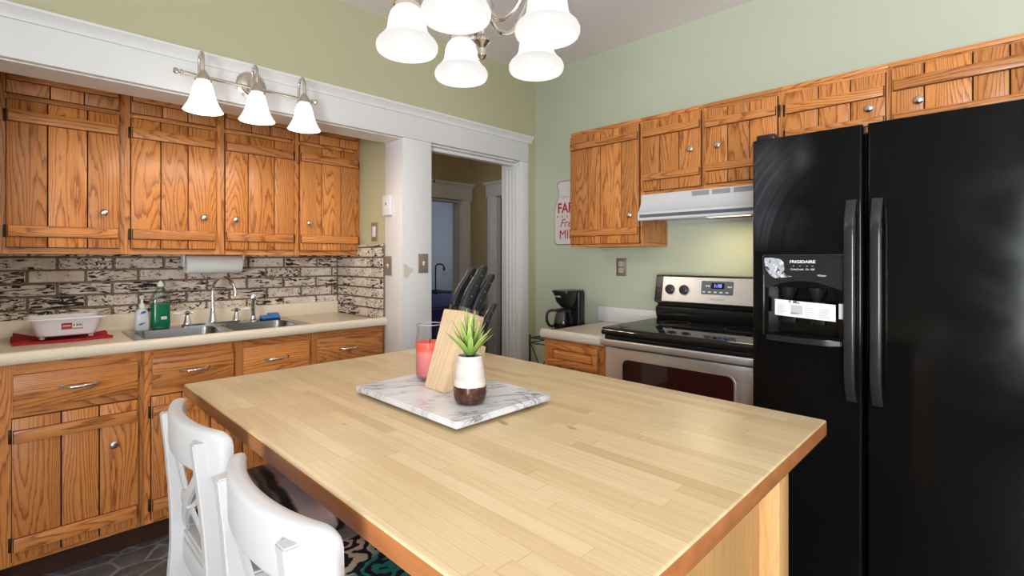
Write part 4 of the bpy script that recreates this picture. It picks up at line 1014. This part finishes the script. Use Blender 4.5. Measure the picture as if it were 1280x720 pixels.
# candle jar
t = thing('candle_jar', 'glass jar candle with red wax, left of the knife block', 'candle', (.790, 1.093, ZB))
cx_, cy_ = .790, 1.093
b = new(); lathe(b, [(.028, 0), (.034, .004), (.0365, .012), (.0365, .112), (.0350, .120), (.0335, .124), (.0335, .140), (.0352, .142), (.0352, .147), (.034, .1475)], (cx_, cy_, ZB), (0, 0, 1), 32, cap=False); jr = obj('jar', b, TGLASS, t); PANE2 = mat('glass_rim', srgb(205, 206, 208), .1, trans=.5)
WAX = mat('red_wax', srgb(226, 110, 104), .5, spec=.3); kk = N(WAX); zz = kk.sep(kk.co('Generated'))[2]
kk.col(kk.ramp(zz, [(0.0, srgb(202, 116, 122)), (.7, srgb(222, 128, 122)), (.8, srgb(226, 88, 72)), (1, srgb(230, 108, 90))]))
b = new(); lathe(b, [(.030, 0), (.0345, .004), (.0352, .01), (.0352, .086), (.033, .092), (.02, .087), (.004, .086)], (cx_, cy_, ZB+.008), (0, 0, 1), 32); wx = obj('wax', b, WAX, t)
b = new(); tube(b, [(cx_+.0335*math.cos(2*PI*q/32), cy_+.0335*math.sin(2*PI*q/32), ZB+.147) for q in range(32)] , .0014, 6, close=True); obj('jar_rim', b, PANE2, jr)
b = new(); tube(b, [(cx_, cy_, ZB+.09), (cx_+.002, cy_, ZB+.108)], .0012, 6); obj('wick', b, INK, wx)
# succulent in a pot
t = thing('potted_succulent', 'green succulent in a small white and brown glazed pot', 'plant', (.727, .857, ZB))
px_, py_ = .7245, .850
POT = mat('glazed_pot', srgb(214, 200, 196), .16, spec=.6); kk = N(POT); ob = kk.co('Object'); zz = kk.sep(ob)[2]
ed = kk.math('ADD', zz, kk.math('MULTIPLY', kk.math('SUBTRACT', kk.noise(ob, 40, 2), .5), .006))
brown = kk.ramp(kk.noise(ob, 90, 4, .6), [(.3, srgb(34, 20, 16)), (.6, srgb(78, 46, 32)), (.8, srgb(140, 92, 66))])
pale = kk.ramp(kk.noise(kk.scale(ob, (3, 3, 60)), 1.0, 2), [(.3, srgb(226, 216, 210)), (.7, srgb(198, 178, 174))])
kk.col(kk.mix(kk.math('GREATER_THAN', ed, .040), brown, pale))
b = new(); lathe(b, [(.026, 0), (.031, .002), (.0358, .010), (.0376, .024), (.0364, .044), (.0318, .080), (.0280, .103), (.0268, .106), (.0250, .104), (.0250, .094), (.001, .0935)], (px_, py_, ZB), (0, 0, 1), 36)
obj('pot', b, POT, t)
b = new()
for i in range(46):
    a_ = random.uniform(0, 2*PI); r_ = .021*math.sqrt(random.random()); s_ = random.uniform(.0025, .0045)
    bb = new(); bmesh.ops.create_icosphere(bb, subdivisions=1, radius=s_); bmesh.ops.translate(bb, verts=bb.verts[:], vec=(px_+r_*math.cos(a_), py_+r_*math.sin(a_), ZB+.0965)); merge(b, bb)
obj('gravel', b, mat('dark_gravel', (.03, .028, .028), .6), t)
b = new(); lathe(b, [(.004, 0), (.009, .006), (.011, .014), (.006, .020)], (px_, py_, ZB+.0965), (0, 0, 1), 10); obj('stem', b, mat('dark_stem', (.02, .025, .012), .8), t)
LEAF = mat('succulent_leaf', srgb(128, 176, 52), .45); kk = N(LEAF); zz = kk.sep(kk.co('Generated'))[2]
kk.col(kk.ramp(zz, [(0, srgb(84, 122, 48)), (.5, srgb(140, 168, 82)), (1, srgb(184, 198, 122))]))
for i in range(32):
    b = new(); ring = 0 if i < 8 else (1 if i < 19 else 2); a_ = i*2.39996 + .3*ring
    til = (.08, .30, .52)[ring] + random.uniform(-.06, .08); L = (.088, .080, .066)[ring]*random.uniform(.9, 1.08); wmax = .0058
    d_ = Vector((math.cos(a_)*math.sin(til), math.sin(a_)*math.sin(til), math.cos(til))); sd = Vector((-math.sin(a_), math.cos(a_), 0)); nn = d_.cross(sd)
    base = Vector((px_+.004*math.cos(a_)*ring, py_+.004*math.sin(a_)*ring, ZB+.106 + .006*(2-ring))); secs = []
    for q_ in range(9):
        f = q_/8; w_ = wmax*(math.sin(PI*(.16+.84*f))**.8)*(1 if f < .9 else .5) + .0004; c0 = base + d_*L*f + Vector((d_.x, d_.y, -.2))*(.012*f*f*(1+ring*.6))
        secs.append([tuple(c0 + sd*w_), tuple(c0 - nn*w_*.32), tuple(c0 - sd*w_), tuple(c0 + nn*w_*.10)])
    loft(b, secs); fix(b); obj('leaf', b, LEAF, t, ang=70)

# ------------------------------------------------------------------ chairs
def make_chair(label):
    """built around its own origin, the seat opens towards +x; the origin is on the floor under the back edge of the seat"""
    t = thing('bar_chair', label, 'chair', (0, 0, 0), 'white counter chairs at the island')
    ST = .640
    b = new(); prism(b, [(.0, -.158), (.0, .158), (.30, .195), (.345, .190), (.372, .16), (.378, 0), (.372, -.16), (.345, -.190), (.30, -.195)], 'z', ST-.022, ST, bev=.005); obj('seat', b, CHAIRW, t)
    b = new(); box(b, -.001, .018, -.128, .128, ST-.075, ST-.0225, 'y', .002); box(b, .31, .328, -.150, .150, ST-.075, ST-.0225, 'y', .002)
    for s in (-1, 1): loft(b, [[(x, s*(.131+.045*x/.33)+o, z) for o, z in ((-.008, ST-.075), (.008, ST-.075), (.008, ST-.0225), (-.008, ST-.0225))] for x in (.02, .31)])
    fix(b); obj('apron', b, CHAIRW, t)
    for s in (-1, 1):            # back leg that carries on up as the back post
        b = new(); y_ = s*.144 - .0 ; secs = []
        for z, x0, x1, o in ((.002, -.085, -.052, .010), (.35, -.040, .002, .004), (.60, -.022, .030, 0), (.66, -.022, .022, 0), (.74, -.026, .010, -.003), (.83, -.034, -.006, -.008), (.912, -.043, -.019, -.012)):
            yy = y_ + s*o; secs.append([(x0, yy-.014, z), (x1, yy-.014, z), (x1, yy+.014, z), (x0, yy+.014, z)])
        t2 = new(); loft(t2, secs); fix(t2); bmesh.ops.bevel(t2, geom=t2.edges[:], offset=.0025, segments=2, affect='EDGES', clamp_overlap=True); merge(b, t2); obj('back_leg', b, CHAIRW, t, ang=30)
        b = new(); y_ = s*.163; t2 = new(); loft(t2, [[(x-.02, y_+o-.018, z), (x+.02, y_+o-.018, z), (x+.02, y_+o+.018, z), (x-.02, y_+o+.018, z)] for z, x, o in ((.002, .352, s*.006), (ST-.0225, .350, 0))]); fix(t2); bmesh.ops.bevel(t2, geom=t2.edges[:], offset=.003, segments=2, affect='EDGES'); merge(b, t2); obj('front_leg', b, CHAIRW, t, ang=30)
    b = new(); n = 48; secs = []      # curved top rail
    for i in range(n+1):
        s = math.sin(PI/2*(-1 + 2*i/n)); q_ = max(0, (abs(s)-.83)/.17); e = max((1-q_*q_)**.5 if q_ < 1 else 0, .12)
        yc = s*.182; xc = -.030 + .038*abs(s)**2.2; zc_ = .889; hh = .044*(.48+.52*e); th = .0145*(.55+.45*e)
        secs.append([(xc + p[0] - .10*(p[1])*.25, yc, zc_ + p[1]) for p in rrect(-th, th, -hh, hh, min(th*.8, hh*.8), 4)])
    loft(b, secs); fix(b); bmesh.ops.translate(b, verts=b.verts[:], vec=(.0, 0, 0)); obj('top_rail', b, CHAIRW, t, ang=60)
    b = new()                       # crossed splats of the back
    for s in (-1, 1):
        secs = []
        for i in range(9):
            f = i/8; z = ST+.004 + (.842-ST)*f; yc = s*(-.118 + .236*f); xc = .008 - .030*f - .022*math.sin(PI*f)*.5 + (.0035*s)
            secs.append([(xc-.0032, yc-.016, z), (xc+.0032, yc-.016, z), (xc+.0032, yc+.016, z), (xc-.0032, yc+.016, z)])
        loft(b, secs)
    box(b, -.026, -.006, -.024, .024, .744, .772, bev=.004); fix(b)
    obj('cross_back', b, CHAIRW, t)
    b = new(); box(b, .345, .362, -.144, .144, .20, .235, 'y', .003); obj('footrest', b, CHAIRW, t)
    for s in (-1, 1):
        b = new(); loft(b, [[(x, s*(.146+.02*x/.33)+o, z) for o, z in ((-.008, .26), (.008, .26), (.008, .292), (-.008, .292))] for x in (-.01, .328)]); fix(b); obj('stretcher', b, CHAIRW, t)
    return t
ch = make_chair('white wooden counter chair with curved back, nearer the sink cabinets, holding the brown striped cushion')
ch2 = dup(ch, (.270, .755, 0), 'white wooden counter chair with curved back, nearest the viewer, holding the teal patterned cushion')
ch.location = (.279, 1.214, 0)
def cushion(label, cx, cy, lx, ly, h, m, cat='cushion', seed=0):
    t = new(); n = 20; z0 = .6412
    top = []; bot = []
    for j in range(n+1):
        rt, rb = [], []
        for i in range(n+1):
            u, v = -1+2*i/n, -1+2*j/n; e = (1-abs(u)**3.2)*(1-abs(v)**3.2); e = max(e, 0)**.45
            px2 = cx + lx/2*u*(1-.05*v*v); py2 = cy + ly/2*v*(1-.05*u*u); wob = .004*math.sin(5*u+seed)*math.cos(4*v+seed)
            rt.append((px2, py2, z0 + h*.42 + (h*.58+wob)*e)); rb.append((px2, py2, z0 + h*.42 - h*.42*e))
        top.append([t.verts.new(p) for p in rt]); bot.append([t.verts.new(p) for p in rb])
    for j in range(n):
        for i in range(n):
            t.faces.new((top[j][i], top[j][i+1], top[j+1][i+1], top[j+1][i])); t.faces.new((bot[j][i], bot[j+1][i], bot[j+1][i+1], bot[j][i+1]))
    for i in range(n):
        t.faces.new((top[0][i], bot[0][i], bot[0][i+1], top[0][i+1])); t.faces.new((top[n][i+1], bot[n][i+1], bot[n][i], top[n][i]))
        t.faces.new((top[i+1][0], bot[i+1][0], bot[i][0], top[i][0])); t.faces.new((top[i][n], bot[i][n], bot[i+1][n], top[i+1][n]))
    bmesh.ops.remove_doubles(t, verts=t.verts[:], dist=1e-5); fix(t)
    return tag(obj('seat_cushion', t, m, loc=(cx, cy, z0), ang=70), label, cat, 'seat cushions on the counter chairs')
CU1 = mat('brown_striped_fabric', srgb(138, 116, 114), .55); kk = N(CU1); x_, y_, z_ = kk.sep(kk.co('Object'))
dst = kk.math('ADD', kk.math('ADD', x_, kk.math('MULTIPLY', y_, -.10)), kk.math('MULTIPLY', kk.noise(kk.co('Object'), 14, 4), .022))
stp = kk.ramp(kk.math('ADD', dst, .189), [(.108, 0.0), (.116, .95), (.128, .6), (.134, 1.0), (.150, 1.0), (.156, 0.0), (.228, 0.0), (.234, 1.0), (.250, 1.0), (.256, 0.0)])
cb = kk.ramp(kk.noise(kk.co('Object'), 7, 3), [(.3, srgb(150, 144, 154)), (.5, srgb(178, 150, 142)), (.7, srgb(190, 172, 174))])
kk.col(kk.mix(stp, cb, srgb(26, 24, 28)))
CU2 = mat('teal_patterned_fabric', srgb(206, 190, 172), .85); kk = N(CU2); oc = kk.co('Object')
wv = kk.n('ShaderNodeTexWave', wave_type='BANDS'); kk.put(wv.inputs['Vector'], kk.scale(oc, (1, 1, 1), r=(0, 0, .7))); wv.inputs['Scale'].default_value = 11; wv.inputs['Distortion'].default_value = 14; wv.inputs['Detail'].default_value = 2.5; wv.inputs['Detail Scale'].default_value = 1.6
blk = kk.ramp(wv.outputs['Fac'], [(.44, 0.0), (.52, 1.0)]); x_, y_, z_ = kk.sep(oc)
tl_ = kk.ramp(kk.math('ADD', kk.math('MULTIPLY', kk.noise(oc, 9, 3), .32), kk.math('MULTIPLY', y_, -1.6)), [(.05, 0.0), (.08, 1.0)])
base = kk.mix(tl_, srgb(226, 210, 194), srgb(30, 148, 146))
kk.col(kk.mix(blk, base, srgb(22, 22, 30)))
cushion('brown and black striped cushion on the chair nearer the sink', .488, 1.212, .36, .37, .098, CU1)
cushion('teal, black and cream patterned cushion on the nearest chair', .486, .752, .36, .37, .085, CU2, seed=2)

# ------------------------------------------------------------------ lamps
def shade_prof(rim, h, bell):
    """open bell shade: outside up, then inside down; distance measured downwards from the neck"""
    if bell:
        P_ = [(.30, 0), (.42, .05), (.54, .15), (.61, .30), (.64, .46), (.68, .57), (.80, .67), (.94, .76), (1.0, .84), (1.0, .92), (.96, .985), (.94, 1.0)]
    else:
        P_ = [(.34, 0), (.42, .06), (.50, .20), (.57, .40), (.66, .60), (.80, .80), (.95, .96), (1.0, 1.0)]
    o = [(r*rim, -z*h) for r, z in P_]; i = [(max(r*rim-.0025, .002), -z*h+.0005) for r, z in P_[::-1]]
    return o + i
def chandelier():
    w0 = Vector((0, 0, 0)); f = Vector((math.cos(math.radians(44.72)), math.sin(math.radians(44.72)), 0)); r = Vector((f.y, -f.x, 0))
    c = f*1.29 + r*(-.078); zr = 1.79
    t = thing('chandelier', 'brushed nickel chandelier with five frosted bell shades above the island', 'chandelier', (c.x, c.y, ZC))
    X = lambda h, d=Vector((0, 0, 0)): (c.x+d.x, c.y+d.y, h)
    b = new(); lathe(b, [(.065, 0), (.065, -.006), (.05, -.022), (.012, -.03)], X(ZC-.0005), (0, 0, 1), 28); obj('canopy', b, NICKEL, t)
    b = new(); n = 10
    for i in range(9):
        zz = ZC-.045 - .052*i; d = Vector((1, 0, 0)) if i % 2 else Vector((0, 1, 0))
        tube(b, [Vector(X(zz)) + d*.008*math.cos(2*PI*q/12) + Vector((0, 0, .030*math.sin(2*PI*q/12))) for q in range(12)], .002, 6, close=True)
    obj('chain', b, NICKEL, t)
    b = new(); lathe(b, [(.004, 2.125), (.012, 2.11), (.016, 2.09), (.010, 2.06), (.012, 1.98), (.022, 1.95), (.030, 1.92), (.026, 1.885), (.014, 1.865), (.011, 1.845), (.014, 1.836), (.022, 1.828), (.023, 1.822), (.016, 1.815), (.009, 1.806), (.010, 1.796), (.0125, 1.788), (.009, 1.780), (.002, 1.776)], (c.x, c.y, 0), (0, 0, 1), 24); obj('column', b, NICKEL, t)
    for k_ in range(5):
        a_ = math.radians(40 + 72*k_); d = r*math.cos(a_) + f*math.sin(a_)
        b = new(); R_ = .192
        pts = curve([Vector(X(1.905)) + d*.018, Vector(X(1.868)) + d*.055, Vector(X(1.885)) + d*.105, Vector(X(1.955)) + d*.145, Vector(X(2.005)) + d*.170, Vector(X(1.995)) + d*.190, Vector(X(1.96)) + d*R_], 30)
        tube(b, pts, .0065, 10); ar = obj('arm', b, NICKEL, t)
        p = Vector(X(0)) + d*R_
        b = new(); lathe(b, [(.010, .062), (.014, .052), (.026, .036), (.034, .020), (.035, .004), (.031, .002)], (p.x, p.y, 1.905), (0, 0, 1), 24); obj('shade_holder', b, NICKEL, ar)
        b = new(); lathe(b, shade_prof(.078, .118, True), (p.x, p.y, zr+.118), (0, 0, 1), 36, cap=False); obj('lamp_shade', b, SHADE, t, label='lit frosted glass shade')
        b = new(); lathe(b, [(.004, .02), (.013, .012), (.022, -.018), (.025, -.038), (.019, -.056), (.004, -.064)], (p.x, p.y, zr+.098), (0, 0, 1), 16); obj('bulb', b, BULB, ar)
        point('chandelier_light', (p.x, p.y, zr+.022), 0.8, WARM, .022)
BULB = mat('lit_bulb', (1, 1, 1), .5, emit=(1, .95, .86), es=3.0)
chandelier()
def vanity():
    t = thing('vanity_light', 'brushed nickel three-lamp light bar on the white header', 'wall light', (.765, 2.445, 2.045))
    b = new(); lathe(b, [(.064, 0), (.064, .006), (.056, .012), (.050, .014), (.046, .022), (.030, .027), (.012, .029), (.012, .066)], (.772, 2.4446, 2.048), (0, -1, 0), 32); obj('backplate', b, NICKEL, t)
    yb, zb_ = 2.365, 2.016
    b = new(); tube(b, [(.49, yb, zb_), (1.012, yb, zb_)], .0068, 12)
    for x, s in ((.49, -1), (1.012, 1)): lathe(b, [(.007, 0), (.011, .003), (.011, .008), (.006, .011), (.007, .015), (.012, .020), (.013, .026), (.009, .033), (.002, .035)], (x, yb, zb_), (s, 0, 0), 14)
    tube(b, [(.772, yb, zb_), (.772, yb+.014, 2.048)], .008, 10); obj('bar', b, NICKEL, t)
    for x in (.548, .752, .957):
        ys_ = 2.305; b = new()
        tube(b, curve([(x, yb, zb_+.004), (x, yb, zb_+.055), (x, yb-.010, zb_+.078), (x, (yb+ys_)/2, zb_+.086), (x, ys_+.010, zb_+.078), (x, ys_, zb_+.055), (x, ys_, zb_+.003)], 36), .0062, 12); ar = obj('arm', b, NICKEL, t)
        b = new(); lathe(b, [(.009, .042), (.014, .036), (.024, .020), (.030, .008), (.031, 0), (.028, -.002)], (x, ys_, 1.980), (0, 0, 1), 24); obj('shade_holder', b, NICKEL, ar)
        b = new(); lathe(b, shade_prof(.072, .120, False), (x, ys_, 1.9775), (0, 0, 1), 36, cap=False); obj('lamp_shade', b, SHADE2, t, label='lit white glass shade')
        b = new(); lathe(b, [(.004, .02), (.012, .012), (.020, -.018), (.023, -.038), (.018, -.054), (.004, -.062)], (x, ys_, 1.953), (0, 0, 1), 16); obj('bulb', b, BULB, ar)
        point('vanity_lamp_light', (x, ys_, 1.872), 5.5, WARM, .022)
vanity()

# ------------------------------------------------------------------ hall and bedroom
t = thing('light_pull_chain', 'thin pull chain hanging in the dark hall', 'pull chain', (3.02, 4.1, ZC))
b = new(); tube(b, [(3.02, 4.1, ZC-.002), (3.02, 4.1, 2.05)], .0018, 6); obj('cord', b, DSTEEL, t)
b = new(); lathe(b, [(.002, .02), (.007, .015), (.008, -.005), (.003, -.012)], (3.02, 4.1, 2.04), (0, 0, 1), 10); obj('pull_knob', b, INK, t)
t = thing('bed', 'bed with a purple quilt in the bedroom beyond the hall', 'bed', (4.9, 6.3, 0))
b = new(); box(b, 3.4, 6.2, 5.45, 7.35, .06, .34, bev=.02); obj('bed_base', b, mat('dark_base', srgb(36, 32, 40), .8), t)
b = new(); box(b, 3.42, 6.18, 5.47, 7.33, .342, .56, bev=.05, seg=4); obj('mattress', b, mat('mattress', srgb(190, 190, 205), .8), t)
QU = mat('purple_quilt', srgb(84, 70, 150), .85); kk = N(QU); x_, y_, z_ = kk.sep(kk.co('Object')); kk.bump(kk.math('SINE', kk.math('MULTIPLY', y_, 90.0)), .5, .01)
kk.col(kk.mix(kk.ramp(kk.math('SINE', kk.math('MULTIPLY', y_, 90.0)), [(.2, 0.0), (.8, 1.0)]), srgb(58, 50, 104), srgb(86, 78, 142)))
b = new(); P_ = [(5.40, .16), (5.42, .16), (5.445, .55), (5.50, .585), (7.30, .585), (7.34, .55), (7.36, .2), (7.385, .2), (7.365, .57), (7.31, .61), (5.49, .61), (5.42, .57)]
prism(b, P_, 'x', 3.36, 6.0); obj('quilt', b, QU, t)
t = thing('bedside_table', 'dark bedside table behind the purple bed', 'table', (5.65, 7.75, 0))
b = new(); box(b, 5.35, 5.95, 7.5, 8.0, .60, .64, bev=.004); obj('table_top', b, DARK, t)
for x in (5.38, 5.88):
    for y in (7.53, 7.93): b = new(); box(b, x, x+.04, y, y+.04, .002, .5995); obj('leg', b, DARK, t)
t = thing('desk_lamp', 'black arched lamp with a bare glass bulb in the bedroom', 'lamp', (5.62, 7.72, .64))
b = new(); lathe(b, [(.08, 0), (.08, .012), (.02, .018), (.009, .02)], (5.66, 7.64, .641), (0, 0, 1), 20); obj('base', b, DARK, t)
b = new(); tube(b, curve([(5.66, 7.64, .655), (5.66, 7.64, 1.05), (5.665, 7.635, 1.12), (5.70, 7.61, 1.15), (5.76, 7.57, 1.145), (5.79, 7.55, 1.10), (5.79, 7.55, 1.06)], 30), .013, 10); obj('stem', b, DARK, t)
b = new(); lathe(b, [(.018, .06), (.02, .02), (.02, 0)], (5.79, 7.55, 1.03), (0, 0, 1), 14); obj('socket', b, DARK, t)
b = new(); lathe(b, [(.016, 0), (.03, -.02), (.045, -.055), (.04, -.085), (.02, -.105), (.002, -.11)], (5.79, 7.55, 1.028), (0, 0, 1), 16); obj('bulb', b, TGLASS, t)
